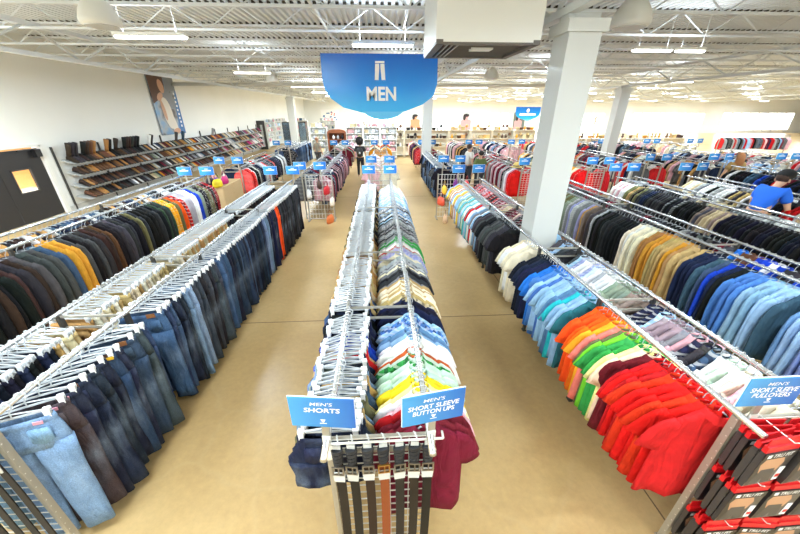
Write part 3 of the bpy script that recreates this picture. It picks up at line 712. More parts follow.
# suits
rail_run('suit', R3[0], 1.5, 'near suit rail', .082, [(5.95, 'black dark_navy black'), (6.3, 'taupe beige black'), (6.6, 'dark_grey taupe olive'), (7.5, 'black charcoal dark_grey:stripe'), (8.0, 'dark_green black charcoal'), (8.35, 'navy charcoal'), (8.8, 'black olive khaki'), (9.5, 'maroon dusty_pink:stripe white wine')], y0=4.4, base=-.15, amp=.06, tiers=(0, 0))
rail_run('suit', R3[1], 1.5, 'far suit rail', .1, [(6.4, 'white light_grey grey'), (7.0, 'black charcoal beige'), (9.5, 'light_grey grey black beige charcoal')], y0=4.8, base=-.1, tiers=(0, 0))
rail_run('suit', R4[0], 1.5, 'rail beside the man', .1, [(6.6, 'beige red white'), (7.4, 'black navy charcoal'), (8.2, 'khaki black charcoal white'), (9.5, 'grey white black light_grey beige')], y0=5.6, base=-.2, tiers=(0, 0))
rail_run('suit', R4[1], 1.5, 'far rail past the man', .14, [(9.5, 'white black charcoal grey')], y0=6.2, tiers=(0, 0))
rack(11.8, 12.4, 1.64, 5.0, 10.6, 'taller chrome double rack of dark jackets beyond the man in blue', (5.0, 8.0, 10.6), False)
rail_run('coat', 11.8, 1.64, 'dark jacket rail', .12, [(8.7, 'navy black'), (9.0, 'red wine dark_green'), (9.25, 'dark_green black'), (9.5, 'royal_blue bright_blue navy'), (9.9, 'navy slate_blue'), (10.5, 'black charcoal white:stripe')], y0=8.0, base=-.15, tiers=(0, 0), posts=(8.0, 10.6))
rail_run('coat', 12.4, 1.64, 'farther dark jacket rail', .25, [(10.5, 'black charcoal white')], y0=8.6, tiers=(0, 0), posts=())
# jeans and trousers
rail_run('jeans', RL1[1], 1.5, 'aisle jeans rail', .088, [(1.74, 'light_denim'), (1.81, 'brown_denim'), (1.88, 'blue_denim'), (2.1, 'dark_denim dark_denim black_denim mid_denim'), (2.18, '-'), (2.4, 'mid_denim dark_denim'), (2.46, '-'), (2.62, 'mid_denim dark_denim'), (2.8, 'mid_denim grey_denim'), (2.95, '-'), (3.2, 'blue_denim mid_denim'), (3.4, 'dark_denim blue_denim'), (3.65, 'light_denim pale_denim'), (4.25, 'black_denim grey_denim'), (4.6, 'blue_denim light_denim'), (5.6, 'blue_denim mid_denim dark_denim'), (6.3, 'dark_denim mid_denim'), (6.6, 'light_denim pale_denim'), (7.1, 'navy dark_denim'), (7.35, 'rust deep_orange'), (9.5, 'black_denim black charcoal')], y0=1.7, base=.33, amp=.26, tiers=(4.2, 7))
rail_run('slacks', RL1[0], 1.5, 'inner trouser rail', .064, [(1.7, 'olive khaki'), (1.85, 'light_denim blue_denim'), (2.5, 'navy dark_navy navy black'), (4.6, 'beige khaki cream tan'), (6.2, 'khaki beige tan'), (9.5, 'black charcoal dark_brown')], y0=1.7, base=.05, amp=.05, tiers=(4, 6))
# jackets
rail_run('coat', RL2[1], 1.64, 'jacket rail', .10, [(3.3, 'olive dark_brown black'), (4.2, 'black charcoal dark_brown dark_grey black light_grey'), (4.62, 'dark_grey black slate_blue'), (4.86, 'mustard mustard'), (5.3, 'charcoal dark_grey black'), (5.55, 'dark_brown brown'), (6.1, 'black charcoal dark_grey'), (6.7, 'olive charcoal black dark_grey'), (7.2, 'black dark_green charcoal'), (7.45, 'rust amber:print'), (7.6, 'olive deep_orange'), (7.85, 'red:plaid wine:plaid'), (8.15, 'slate_blue light_grey'), (8.4, 'white bright_red'), (8.7, 'light_grey royal_blue sage'), (9.5, 'wine:print dark_red:print black:print olive:print')], y0=3.0, base=.3, amp=.1, tiers=(0, 6), wig=.02)
rail_run('coat', RL2[0], 1.64, 'inner jacket rail', .085, [(9.5, 'black charcoal white navy light_grey dark_brown tan slate_blue')], y0=4.2, tiers=(0, 0))
# ------------------------------------------------------------------ signs on the racks
def rack_sign(x, y, lbl, yaw=0, lines=None, z=1.75, w=.375, h=.228):
    t = thing('rack_sign', lbl, 'sign', (x, y, z), yaw, None if lines else 'blue signs on the rack ends')
    b = MB().use('text'); b.box((0, .003, 0), (w + .008, .006, h + .008)); obj('sign_edge', b, t)
    b = MB().use('bluesmall'); b.box((0, -.003, 0), (w, .006, h)); obj('sign_face', b, t)
    b = MB().use('zinc'); b.box((0, .014, -.2), (.045, .012, .3)); obj('sign_stem', b, t)
    if lines:
        e = MB()
        extend(e, text_mb("MEN'S", .13, .026, .15, .006), (.0, -.0075, .07))
        for k, (s, wd, hh) in enumerate(lines): extend(e, text_mb(s, wd, hh, .12, .03), (0, -.0075, .022 - k * .044))
        e.use('text'); e.poly([(-.016, -.0075, -.05), (.016, -.0075, -.05), (.009, -.0075, -.064), (.004, -.0075, -.074), (-.004, -.0075, -.074), (-.009, -.0075, -.064)][::-1]); e.box((0, -.0075, -.082), (.04, .001, .005))
        obj('lettering', e, t)
        k = MB().use('beige'); k.ell((0, 0, -.385), (.036, .02, .034), 12, 6); k.use('wire').box((0, .006, -.3), (.05, .01, .18)); obj('clamp_knob', k, t, smooth=False)
    else:
        e = MB().use('text'); e.box((0, -.008, .012), (w * .62, .002, .026)); e.box((0, -.008, .055), (w * .25, .002, .014)); obj('lettering', e, t)
rack_sign(-.37, 1.33, "blue sign reading MEN'S SHORTS above the hanging belts", -.11, [('SHORTS', .21, .036)])
rack_sign(.27, 1.33, "blue sign reading MEN'S SHORT SLEEVE BUTTON UPS", .17, [('SHORT SLEEVE', .31, .036), ('BUTTON UPS', .255, .036)])
rack_sign(2.36, 1.33, "blue sign reading MEN'S SHORT SLEEVE PULLOVERS over the packaged underwear", 0.0, [('SHORT SLEEVE', .31, .038), ('PULLOVERS', .25, .038)])
NM = {'L2': 'jacket rack', 'L1': 'jeans rack', 'C': 'centre shorts rack', 'R1': 'pullover rack', 'R2': 'long-sleeve rack', 'R3': 'suit rack', 'R4': 'rack by the man in blue'}
for (a, b), nm in ((RL2, 'L2'), (RL1, 'L1'), (RC, 'C'), (R1, 'R1'), (R2, 'R2'), (R3, 'R3'), (R4, 'R4')):
    for x, q in ((a, 'first'), (b, 'second')):
        if nm in ('R2',): continue
        rack_sign(x, 9.85, 'small blue sign, %s of two, far end of the %s' % (q, NM[nm]), R.uniform(-.15, .15))

# ------------------------------------------------------------------ belts on the rack ends
def belt(x, y, zt, rgb, lbl, brass=False, L=1.15):
    t = thing('belt', lbl, 'belt', (x, y, zt), R.uniform(-.12, .12), 'leather belts hung on the rack ends')
    m = MB().use('leather'); m.loft([[(a * .03 + .006 * math.sin(q * 3), .004 * b + .004 * math.sin(q * 5), -.2 - q * (L - .2)) for a, b in ((-1, -1), (1, -1), (1, 1), (-1, 1))] for q in [i / 9 for i in range(10)]]); obj('strap', m, t, col=rgb)
    m = MB().use('leather')
    for k in range(4): m.loft([[((.038 - .002 * k) * math.cos(2 * PI * j / 12), .026 * math.sin(2 * PI * j / 12), zz + .008 * math.cos(2 * PI * j / 12)) for j in range(12)] for zz in (-.06 - k * .034, -.088 - k * .034)], True, True)
    obj('rolled_end', m, t, col=(44, 46, 50))
    m = MB().use('brass' if brass else 'metaldark')
    for dx, dz, wx, wz in ((-.034, 0, .009, .075), (.034, 0, .009, .075), (0, .035, .075, .009), (0, -.035, .075, .009), (.004, 0, .007, .06)): m.box((dx, -.026, -.235 + dz), (wx, .008, wz))
    obj('buckle', m, t)
    m = MB().use('film'); m.prism([(-.042, -.27), (.042, -.27), (.034, -.36), (-.034, -.36)][::-1], -.016, -.008); obj('plastic_sleeve', m, t); m = MB().use('film'); m.tube([(0, .0, -.03), (.012, 0, .01), (0, .03, .022), (-.006, .05, 0)], .005, 4); m.box((0, 0, -.04), (.05, .012, .03)); obj('plastic_hanger', m, t)
BC = [((30, 23, 19), 'dark brown belt, first of the row under the blue signs', 0), ((26, 23, 21), 'blackish brown belt between two others, second in the row under the blue signs', 0), ((44, 28, 21), 'brown belt beside the tan one, third in the row under the blue signs', 0), ((140, 70, 32), 'tan orange belt with a brass buckle', 1), ((34, 30, 28), 'greyish belt next to the tan one, fifth in the row', 0), ((36, 29, 24), 'dark taupe belt, sixth in the row under the blue signs', 0), ((20, 18, 17), 'black belt, last of the row beside the maroon shirts', 0)]
for k, (c, l, br) in enumerate(BC): belt((-.315, -.228, -.127, -.03, .07, .165, .252)[k], 1.325, 1.49, c, l, br)
m = MB().use('wire'); m.tube([(-.36, 0, 0), (.34, 0, 0)], .008, 6)
for s in (-.36, .34): m.tube([(s, 0, 0), (s, .05, 0)], .008, 5)
o = obj('belt_bar', m, None, (0, 1.322, 1.487), smooth=True); tag(o, 'white bar holding the belts across the centre rack end', 'bar')
for k, c in enumerate(((34, 32, 34), (30, 30, 32), (38, 36, 36), (32, 30, 30), (74, 58, 48))): belt(-2.63 - k * .115, 1.53, 1.46, c, ['black belt nearest the jeans on the aisle jeans rack end', 'black belt, second on the jeans rack end', 'black belt, third on the jeans rack end', 'black belt, fourth on the jeans rack end', 'brown belt last on the jeans rack end'][k])

# ------------------------------------------------------------------ packaged underwear on the pullover rack end
M['torso'] = mat('torso_print', (196, 146, 110), .4)
def pk_body():
    m = MB().use('pack'); m.loft([[(a * w, b * t, z) for a, b in ((-1, -1), (1, -1), (1, 1), (-1, 1))] for w, t, z in ((.122, .012, -.42), (.125, .017, -.36), (.125, .017, -.12), (.122, .006, -.07))]); return m
def pk_header():
    m = MB().use('red'); m.box((0, 0, -.065), (.25, .026, .05)); m.box((0, 0, -.01), (.25, .006, .06)); return m
def pk_band(): return MB().use('blackcard').box((0, -.0165, -.118), (.25, .007, .056))
def pk_photo():
    m = MB().use('torso'); z0 = -.15
    m.poly([(-.09, -.019, z0), (.05, -.019, z0), (.072, -.019, z0 - .05), (.05, -.019, z0 - .13), (-.085, -.019, z0 - .13), (-.11, -.019, z0 - .045)][::-1])
    m.use('trunk'); m.poly([(-.075, -.0195, z0 - .1), (.033, -.0195, z0 - .1), (.06, -.0195, z0 - .24), (-.005, -.0195, z0 - .25), (-.02, -.0195, z0 - .19), (-.04, -.0195, z0 - .25), (-.105, -.0195, z0 - .24)][::-1])
    m.use('blackcard'); m.poly([(-.125, -.0185, -.146), (-.06, -.0185, -.146), (-.09, -.0185, -.4), (-.125, -.0185, -.4)][::-1]); return m
def pk_panel():
    m = MB().use('text'); m.box((.098, -.019, -.32), (.04, .003, .13)); m.use('red').box((.098, -.021, -.34), (.03, .002, .03)); return m
PK = dict(b=pk_body().mesh('bag'), h=pk_header().mesh('header'), n=pk_band().mesh('band'), p=pk_photo().mesh('photo'), q=pk_panel().mesh('panel'))
e = text_mb('TRU FIT', .15, .034, .15, .02); e2 = MB(); extend(e2, e, (.02, -.0205, -.118)); e2.use('text').box((-.085, -.0205, -.118), (.03, .001, .03)); PK['t'] = e2.mesh('brandtext')
ROWN = ['top row', 'middle row', 'bottom row']; DEP = ['front', 'second from the front', 'third from the front', 'rearmost']
for r_ in range(3):
    for c_ in range(4):
        x = 2.43 + c_ * .285; z = (1.50, 1.08, .61)[r_]
        pm_ = MB().use('wire'); pm_.tube([(0, .02, 0), (0, -.2, 0), (0, -.215, .02)], .004, 5)
        tag(obj('display_peg', pm_, None, (x, 1.355, z + .01)), 'white wire peg for underwear packs, %s, %s from the pullovers' % (ROWN[r_], ordinal(c_ + 1)), 'peg', 'pegs for packaged underwear')
        for d_ in range(4):
            t = thing('underwear_pack', 'packaged underwear with red header, %s on the %s peg, %s' % (DEP[d_], ordinal(c_ + 1), ROWN[r_]), 'package', (x + R.uniform(-.008, .008), 1.19 + d_ * .042, z - .005), R.uniform(-.1, .16), 'packaged underwear on the rack end')
            put('plastic_bag', PK['b'], t); put('header_card', PK['h'], t); put('name_band', PK['n'], t); put('front_picture', PK['p'], t); put('side_panel', PK['q'], t); put('lettering', PK['t'], t)

# ------------------------------------------------------------------ racks across the cross aisle
FARN = ['third jacket', 'jeans', 'shorts', 'pullover', 'long-sleeve', 'suit', 'sixth', 'seventh', 'eighth', 'ninth']
FX = [(-5.62, -5.0), (-2.55, -1.93), (-.35, .30), (2.25, 2.86), (4.9, 5.47), (7.3, 7.9), (10.0, 10.65), (12.5, 13.1), (15.2, 15.8), (17.8, 18.4)]
MIX = ['black charcoal navy red white light_grey', 'navy black mid_denim dusty_pink wine charcoal slate_blue', 'beige white cream light_grey pink', 'blue_denim light_denim black dark_denim mid_denim', 'wine white black pink sage light_grey red', 'black red charcoal cream amber sage', 'black white wine dark_grey navy red tan', 'charcoal black white tan navy pink', 'navy white light_blue charcoal dusty_pink', 'white black tan pink slate_blue red']
def far_run(kind, x, y0, y1, step, names, rail, z=1.5, along='y'):
    y = y0
    while y < y1:
        c = R.choice(names.split()); var = R.randrange(4); k = 'slacks' if c.endswith('denim') else kind
        pat = 'denim' if c.endswith('denim') else R.choice(('plain', 'plain', 'plain', 'print', 'stripe'))
        nm = {'slacks': ('trousers', 'trousers', 'trousers'), 'coat': ('long_sleeve_blouse', 'blouse', 'top'), 'pullover': ('tee_shirt', 'tee-shirt', 'top'), 'knit': ('sweater', 'sweater', 'top')}[k]
        loc, rz = ((x, y, z), R.uniform(-.12, .12)) if along == 'y' else ((y, x, z), PI / 2 + R.uniform(-.12, .12))
        o = put(nm[0], far_garment(k, var, pat), None, loc, (0, 0, rz), jitter(CLR[c], .12))
        register(o, c, nm[1], rail, nm[2]); y += step * R.uniform(.8, 1.2)
ORD2 = ['jacket', 'jeans', 'shorts', 'pullover', 'long-sleeve', 'suit', 'blue-man']
for i, (a, b) in enumerate(FX):
    rn = ['jackets', 'jeans', 'shorts', 'pullovers', 'long-sleeves', 'suits'][i] if i < 6 else None
    base = 'rack beyond the ' + rn if rn else '%s rack in line' % ordinal(i + 1)
    for blk, (y0, y1, st) in enumerate(((11.4 if i in (4, 5) else 10.8 if i == 1 else 12.2, 17.0, .15), (19.1, 24.2, .34))):
        nm = ('' if blk == 0 else 'farther ') + base; rl = ('mid' if blk == 0 else 'far') + '-shop %s ' + ['jacket', 'jeans', 'shorts', 'pullover', 'long-sleeve', 'suit', 'seventh', 'eighth', 'ninth', 'tenth'][i] + '-line rail'
        rack(a, b, 1.5, y0, y1, 'white-looking double rack, ' + nm, (y0, (y0 + y1) / 2, y1), i in (2, 4, 5), .05)
        for x, q in ((a, 'first'), (b, 'second')): rack_sign(x, y0 - .12, 'small blue sign, %s of two, near end of the %s' % (q, nm), R.uniform(-.15, .15))
        mix = MIX[(i + 3 * blk) % 10] if blk else MIX[i]
        first = y0 + .1
        if blk == 0 and i in (0, 4, 5):
            far_run('coat', b if i == 0 else a, first, first + .35, .09, 'bright_red', rl % 'outer'); 
            if i: far_run('coat', b, first, first + .3, .09, 'bright_red red', rl % 'inner')
            first += .42
        kind = ('coat', 'knit', 'pullover', 'pullover', 'coat', 'coat', 'knit', 'pullover', 'knit', 'pullover')[(i + blk * 2) % 10]
        vis, hid = (b, a) if b < 0 else (a, b)
        far_run(kind, vis, first, y1, st, mix, rl % 'outer'); far_run(kind, hid, first, y1, st * 2.2, mix, rl % 'inner')
# two cross racks far behind, seen side-on
for xa, xb, y, nm, mx in ((20.0, 24.8, 27.0, 'cross rack nearer the column', 'blue_denim grey light_blue charcoal light_denim red'), (26.8, 32.6, 26.0, 'cross rack below the wide window', 'charcoal light_blue red wine pink navy slate_blue light_grey black')):
    t = thing('clothing_rack', 'distant single-rail ' + nm, 'rack', ((xa + xb) / 2, y, 0), 0, 'single-rail cross racks'); m = MB().use('chrome'); m.tube([(-(xb - xa) / 2, 0, 1.5), ((xb - xa) / 2, 0, 1.5)], .02, 6); obj('rail', m, t)
    for s in (-1, 1): m = MB().use('zinc'); m.box((s * (xb - xa) / 2, 0, .75), (.05, .05, 1.5)); m.box((s * (xb - xa) / 2, 0, .03), (.1, .6, .06)); obj('upright', m, t)
    far_run('coat', y, xa + .1, xb - .05, .16, mx, nm, along='x')

# cardboard bin and bags at the far end of the jacket rack
t = thing('display_bin', 'open tan cardboard bin between the jacket racks', 'bin', (-5.25, 10.9, 0)); m = MB().use('card')
for x in (-.42, .42): m.box((x, -.36, .72), (.03, .7, .98)); m.box((x, .36, .72), (.03, .7, .98))
for y in (-.72, .72): m.box((0, y, .72), (.84, .03, .98))
m.box((0, 0, .26), (.84, 1.44, .03)); obj('bin_side', m, t)
m = MB().use('pole')
for x in (-.4, .4):
    for y in (-.7, .7): m.box((x, y, .13), (.05, .05, .26))
obj('bin_foot', m, t)
def bag(x, y, z, c, lbl, s=1.0):
    t = thing('handbag', lbl, 'bag', (x, y, z), R.uniform(-.5, .5) + PI / 2); m = MB().use('oc'); m.loft([[(w * math.cos(2 * PI * j / 14), d * math.sin(2 * PI * j / 14), q) for j in range(14)] for w, d, q in ((.13 * s, .06, 0), (.17 * s, .08, .04), (.16 * s, .07, .16 * s), (.11 * s, .03, .24 * s))]); obj('bag_body', m, t, col=c, smooth=True)
    m = MB().use('oc'); m.tube([(-.09 * s, 0, .22 * s), (-.07 * s, 0, .34 * s), (0, 0, .38 * s), (.07 * s, 0, .34 * s), (.09 * s, 0, .22 * s)], .012, 6); obj('bag_handle', m, t, col=tuple(v * .6 for v in c))
for k, (c, l) in enumerate((((240, 214, 40), 'yellow bag on the cardboard bin'), ((90, 40, 120), 'purple bag on the cardboard bin'), ((196, 40, 110), 'magenta bag on the cardboard bin'), ((236, 220, 206), 'cream bag on the cardboard bin beside the red coats'), ((40, 30, 40), 'black bag on the cardboard bin'), ((230, 150, 160), 'pink bag on the cardboard bin'))): bag(-4.95 - .12 * (k % 2) - (.3 if k > 3 else 0), 10.2 + k * .26 if k < 4 else 9.9 + (k - 3) * .5, 1.215, c, l)
for x, y, c, l in ((4.75, 11.25, (232, 204, 120), 'straw-coloured hat on the red-ended rack, beside a cream hat'), (5.3, 11.25, (240, 228, 190), 'round cream hat on the red-ended rack')):
    t = thing('hat', l, 'hat', (x, y + .3, 1.525)); m = MB().use('oc'); m.lathe([(.2, 0), (.2, .012), (.12, .03), (.115, .1), (.08, .15), (.02, .165)], n=18); obj('hat_crown', m, t, col=c, smooth=True); m = MB().use('oc'); m.lathe([(.123, .032), (.12, .06)], n=18); obj('hat_band', m, t, col=(80, 60, 50))

# ------------------------------------------------------------------ shoe shelves along the left wall
t = thing('shoe_shelving', 'long sloping wall shelves full of shoes beside the black doors', 'shelf', (XL, 12.5, 0))
m = MB().use('pole')
for k in range(11): m.box((.04, .0 + k * 2.05, 1.09), (.05, .05, 2.18))
obj('wall_upright', m, t)
SZ = [1.64, 1.23, .79, .37]; TILT = .32
for z in SZ:
    m = MB().use('shelfmetal'); rot = Matrix.Rotation(TILT, 3, 'Y'); m.box((.29, 10.4, z + .02), (.46, 20.5, .014), rot); m.box((.505, 10.4, z - .055), (.014, 20.5, .02), rot); obj('sloping_shelf', m, t)
    m = MB().use('shelfmetal')
    for k in range(11): m.box((.2, k * 2.05 + (.15 if k == 0 else 0), z + .02), (.3, .015, .03), rot)
    obj('shelf_bracket', m, t)
def shoe_mb(boot):
    m = MB().use('leather'); n = 10; prof = [(-.14, .036, .075), (-.12, .044, .10), (-.06, .042, .10), (.0, .042, .085), (.06, .05, .065), (.11, .05, .05), (.15, .034, .04), (.162, .012, .03)]
    m.loft([[(x, w * math.cos(PI * 2 * j / n), max(0.012, h * .5 + h * .5 * math.sin(PI * 2 * j / n))) for j in range(n)] for x, w, h in prof])
    if boot: m.loft([[(-.085 + .06 * math.cos(PI * 2 * j / n) * s, .05 * math.sin(PI * 2 * j / n) * s, z) for j in range(n)] for z, s in ((.06, .95), (.16, .9), (.26, 1.05), (.34, 1.15))])
    else: m.use('dark'); m.ell((-.075, 0, .1), (.05, .028, .008), 8, 4)
    m.use('dark'); m.loft([[(x, w * s * 1.06, z) for z in (0, .014) for s in (1,)] + [(x, -w * 1.06, .014), (x, -w * 1.06, 0)] for x, w, h in prof for s in (1,)]); return m
def big(m, s=1.32): m.v = [(a * s, b * 1.2, c * 1.75) for a, b, c in m.v]; return m
SH = {0: big(shoe_mb(0)).mesh('shoe', True), 1: big(shoe_mb(1)).mesh('boot', True)}
SC1 = ['dark_brown', 'black', 'brown', 'dark_brown', 'charcoal', 'camel', 'brown']; SC2 = ['white', 'black', 'tan', 'light_grey', 'charcoal', 'grey', 'slate_blue', 'brown', 'white', 'dark_grey', 'beige', 'wine', 'black', 'sage', 'amber']
SN = ['top', 'second', 'third', 'bottom']
for r_, z in enumerate(SZ):
    y = .26 + .05 * r_
    while y < 12.2:
        c = R.choice(SC1 if y < (3.6 if r_ < 3 else 1.5) or R.random() < .25 else SC2)
        if r_ == 1 and .2 < y < 3: c = R.choice(('brown', 'camel', 'dark_brown', 'brown', 'black'))
        boot = r_ == 0 and (y < 4.2 and R.random() < .75 or R.random() < .15)
        px = XL + .35; o = put('boot' if boot else 'shoe', SH[boot], None, (px, 12.5 + y, z + .035), (0, TILT, R.uniform(-.22, .05)), jitter(CLR[c], .1))
        register(o, c, 'boot' if boot else 'shoe', SN[r_] + ' shoe shelf', 'shoe'); y += .160 * R.uniform(.9, 1.15)
m = MB()
sv = [(shoe_mb(0), c) for c in (M['leather'],)]
far_sh = MB(); cols = [mat('far_shoe_' + n, CLR[n], .5) for n in ('black', 'white', 'brown', 'magenta', 'light_grey', 'charcoal', 'tan', 'beige', 'slate_blue')]
src = big(shoe_mb(0))
for r_, z in enumerate(SZ):
    y = 12.3
    while y < 20.4:
        far_sh.use(R.choice(cols)); b0 = len(far_sh.v); rt = Matrix.Rotation(TILT, 3, 'Y')
        for p in src.v: q = rt @ Vector(p); far_sh.v.append((q.x + .35, q.y + y, q.z + z + .045))
        for f_ in src.f: far_sh.face([b0 + i for i in f_])
        y += .21
o = obj('distant_shoes', far_sh, None, (XL, 12.5, 0)); tag(o, 'mixed shoes on the distant stretch of the wall shelves', 'shoes', None, 'stuff')
t = thing('shelf_end_panel', 'tall dark grey end panel closing the far end of the shoe shelves', 'panel', (XL + .35, 33.4, 0)); m = MB().use('pole'); m.box((0, 0, 1.25), (.7, .12, 2.5)); obj('panel_board', m, t); m = MB().use('shelfmetal'); m.box((.05, -.07, 1.2), (.2, .02, 1.9)); obj('panel_strip', m, t)

# ------------------------------------------------------------------ shelving at the back
ITEM = {}
def item_mesh(k):
    if k in ITEM: return ITEM[k]
    m = MB().use('oc')
    if k == 'vase': m.lathe([(.05, 0), (.09, .06), (.1, .14), (.05, .22), (.035, .27), (.055, .3)], n=10)
    elif k == 'storage_box': m.box((0, 0, .11), (.3, .24, .22)); m.box((0, 0, .235), (.32, .26, .03))
    elif k == 'basket': m.lathe([(.13, 0), (.18, .18), (.19, .19), (.175, .19), (.12, .02)], n=14)
    elif k == 'table_lamp': m.lathe([(.09, 0), (.09, .02), (.02, .04), (.03, .14), (.015, .2), (.13, .2), (.08, .4)], n=12)
    elif k == 'toy': m.ell((0, 0, .1), (.1, .09, .1), 10, 6); m.ell((0, -.01, .25), (.075, .07, .075), 10, 6); m.ell((-.06, 0, .32), (.03, .02, .03), 6, 4); m.ell((.06, 0, .32), (.03, .02, .03), 6, 4)
    elif k == 'plate': m.loft([[(r * math.cos(2 * PI * j / 14), y, .14 + r * math.sin(2 * PI * j / 14)) for j in range(14)] for r, y in ((.14, -.02), (.135, .0), (.08, .015))])
    elif k == 'bottle': m.lathe([(.045, 0), (.05, .02), (.05, .16), (.018, .22), (.018, .3)], n=10)
    ITEM[k] = m.mesh(k, k not in ('storage_box',)); return ITEM[k]
GN = {}
def shelf_unit(x, y, wd, z1, levels, rz, lbl, m_='beige', kinds=('vase', 'storage_box', 'bottle', 'toy', 'plate'), cols=('white', 'brown', 'black', 'tan', 'light_grey', 'beige'), per=6, where='', top=True, grp=None):
    t = thing('shelf_unit', lbl, 'shelf', (x, y, 0), rz, 'shelf units at the back of the shop' if grp is None else grp)
    m = MB().use(m_)
    for s in (-1, 1): m.box((s * (wd / 2 - .02), 0, z1 / 2), (.04, .42, z1))
    m.box((0, .2, z1 / 2), (wd, .02, z1)); obj('shelf_frame', m, t)
    for k in range(levels):
        zz = .12 + (z1 - .14) * k / (levels - 1)
        m = MB().use(m_); m.box((0, 0, zz), (wd - .08, .4, .035)); obj('shelf_board', m, t)
        if k == levels - 1 and not top: continue
        if zz < .5: continue
        for q in range(per):
            kk = R.choice(kinds); c = R.choice(cols); lx = -wd / 2 + .14 + (wd - .28) * (q + .5) / per; ca, sa = math.cos(rz), math.sin(rz)
            o = put(kk, item_mesh(kk), None, (x + lx * ca + .04 * sa, y + lx * sa - .04 * ca, zz + .0185), (0, 0, rz + R.uniform(-.3, .3)), jitter(CLR[c], .1))
            register(o, c, kk.replace('_', ' '), where, kk.replace('_', ' '))
D = ('black', 'charcoal', 'dark_brown', 'brown', 'white', 'tan')
for k in range(4):
    x = -4.5 + k * 1.25 + (.0 if k < 1 else 1.35)
    shelf_unit(x, 26, 1.2, 2.25, 6, 0, 'white bookcase, %s of four around the arched brown cabinet' % ordinal(k + 1), 'white', ('storage_box', 'plate', 'vase'), ('white', 'light_grey', 'beige', 'dusty_pink'), 4, 'white back bookcases')
t = thing('arched_cabinet', 'brown wooden cabinet with an arched top among the white bookcases', 'cabinet', (-3.2, 25.9, 0)); m = MB().use('wood'); aw = .66
for s in (-1, 1): m.box((s * (aw - .05), 0, .95), (.1, .5, 1.9))
m.box((0, .23, .95), (1.3, .03, 1.9)); obj('cabinet_case', m, t)
m = MB().use('wood'); arc = [(-aw, 1.85)] + [(aw * math.cos(PI - PI * j / 10), 1.9 + .22 * math.sin(PI * j / 10)) for j in range(11)] + [(aw, 1.85)]; m.prism(arc[::-1], -.27, .25); obj('arched_top', m, t)
for zz in (.5, .95, 1.4): m = MB().use('wood'); m.box((0, 0, zz), (1.2, .44, .05)); obj('cabinet_shelf', m, t)
for q in range(6):
    c = R.choice(('white', 'light_grey', 'tan', 'black')); o = put('vase', item_mesh('vase'), None, (-3.6 + .16 * q, 25.85, 1.427 if q % 2 else .977), (0, 0, 0), CLR[c]); register(o, c, 'vase', 'arched brown cabinet', 'vase')
for k in range(7):
    shelf_unit(1.0 + k * 1.75, 27.5, 1.7, 1.95, 4, 0, 'beige back shelf unit, %s from the bookcases' % ordinal(k + 1), 'beige', ('vase', 'bottle', 'toy', 'table_lamp', 'basket') if k < 3 else ('basket', 'table_lamp', 'storage_box', 'vase'), D if k < 3 else ('tan', 'khaki', 'beige', 'brown', 'amber'), 5, 'beige back shelves')
for k in range(5):
    shelf_unit(14.6 + k * 1.75 + (.8 if k > 1 else 0), 25.5, 1.7, 1.45, 3, 0, 'low beige basket shelf, %s beyond the second white column' % ordinal(k + 1), 'beige', ('basket', 'storage_box', 'basket', 'toy'), ('khaki', 'tan', 'mustard', 'brown', 'beige', 'dark_brown'), 5, 'basket shelves')
for k in range(3):
    shelf_unit(XL + .35, 35.6 + k * 2.6, 2.4, 2.3, 6, PI / 2, 'white wall shelf beyond the dark end panel, %s along the wall' % ordinal(k + 1), 'white', ('storage_box', 'vase', 'plate'), ('white', 'light_grey', 'pale_blue', 'pink'), 4, 'white wall shelves')
for k in range(2): shelf_unit(-9.4 + k * 2.0 + (1.2 if k else 0), 42, 1.9, 2.3, 6, 0, 'white shelf unit behind the far thin column, %s of two' % ordinal(k + 1), 'white', ('storage_box', 'vase', 'plate'), ('white', 'light_grey', 'slate_blue', 'pink'), 4, 'shelves behind far column')
for x, l in ((-8.55, 'tall blue-grey mirror leaning beside the far thin column, nearer the shoe shelves'), (-7.1, 'tall blue-grey mirror beside the far thin column, nearer the aisle')):
    t = thing('standing_mirror', l, 'mirror', (x, 32.6, 0)); m = MB().use('pole'); 
    for s in (-1, 1): m.box((s * .3, 0, 1.2), (.06, .06, 2.4))
    for zz in (.03, 2.37): m.box((0, 0, zz), (.66, .06, .06))
    obj('mirror_frame', m, t); m = MB().use(pblu if False else mat('mirror_glass', (150, 176, 196), .1, .8)); m.box((0, 0, 1.2), (.56, .03, 2.3)); obj('mirror_glass', m, t)

for k, (x, y, z, c, l) in enumerate(((-1.75, 10.45, .9, (196, 30, 40), 'red bag hung at the near end of the rack beyond the jeans'), (-1.6, 10.4, .55, (240, 230, 214), 'cream bag hung low beyond the jeans'), (-1.95, 10.4, 1.1, (70, 44, 36), 'dark brown bag beyond the jeans'), (-1.7, 10.3, 0, (226, 120, 60), 'orange bag low on the floor beyond the jeans'), (-2.3, 10.4, .8, (230, 228, 224), 'white bag beyond the jeans'), (2.0, 10.3, .9, (250, 190, 50), 'yellow bag at the far end of the pullover rack'), (1.9, 10.25, .55, (236, 90, 60), 'coral bag at the far end of the pullover rack'), (2.05, 10.15, 0, (240, 200, 160), 'peach bag on the floor past the pullover rack'), (2.35, 10.3, 1.1, (120, 40, 130), 'purple bag at the far end of the pullover rack'), (2.7, 10.3, 1.05, (214, 30, 40), 'bright red bag at the far end of the pullover rack'))):
    bag(x, y, z if z < .3 and False else z, c, l, 1.1)
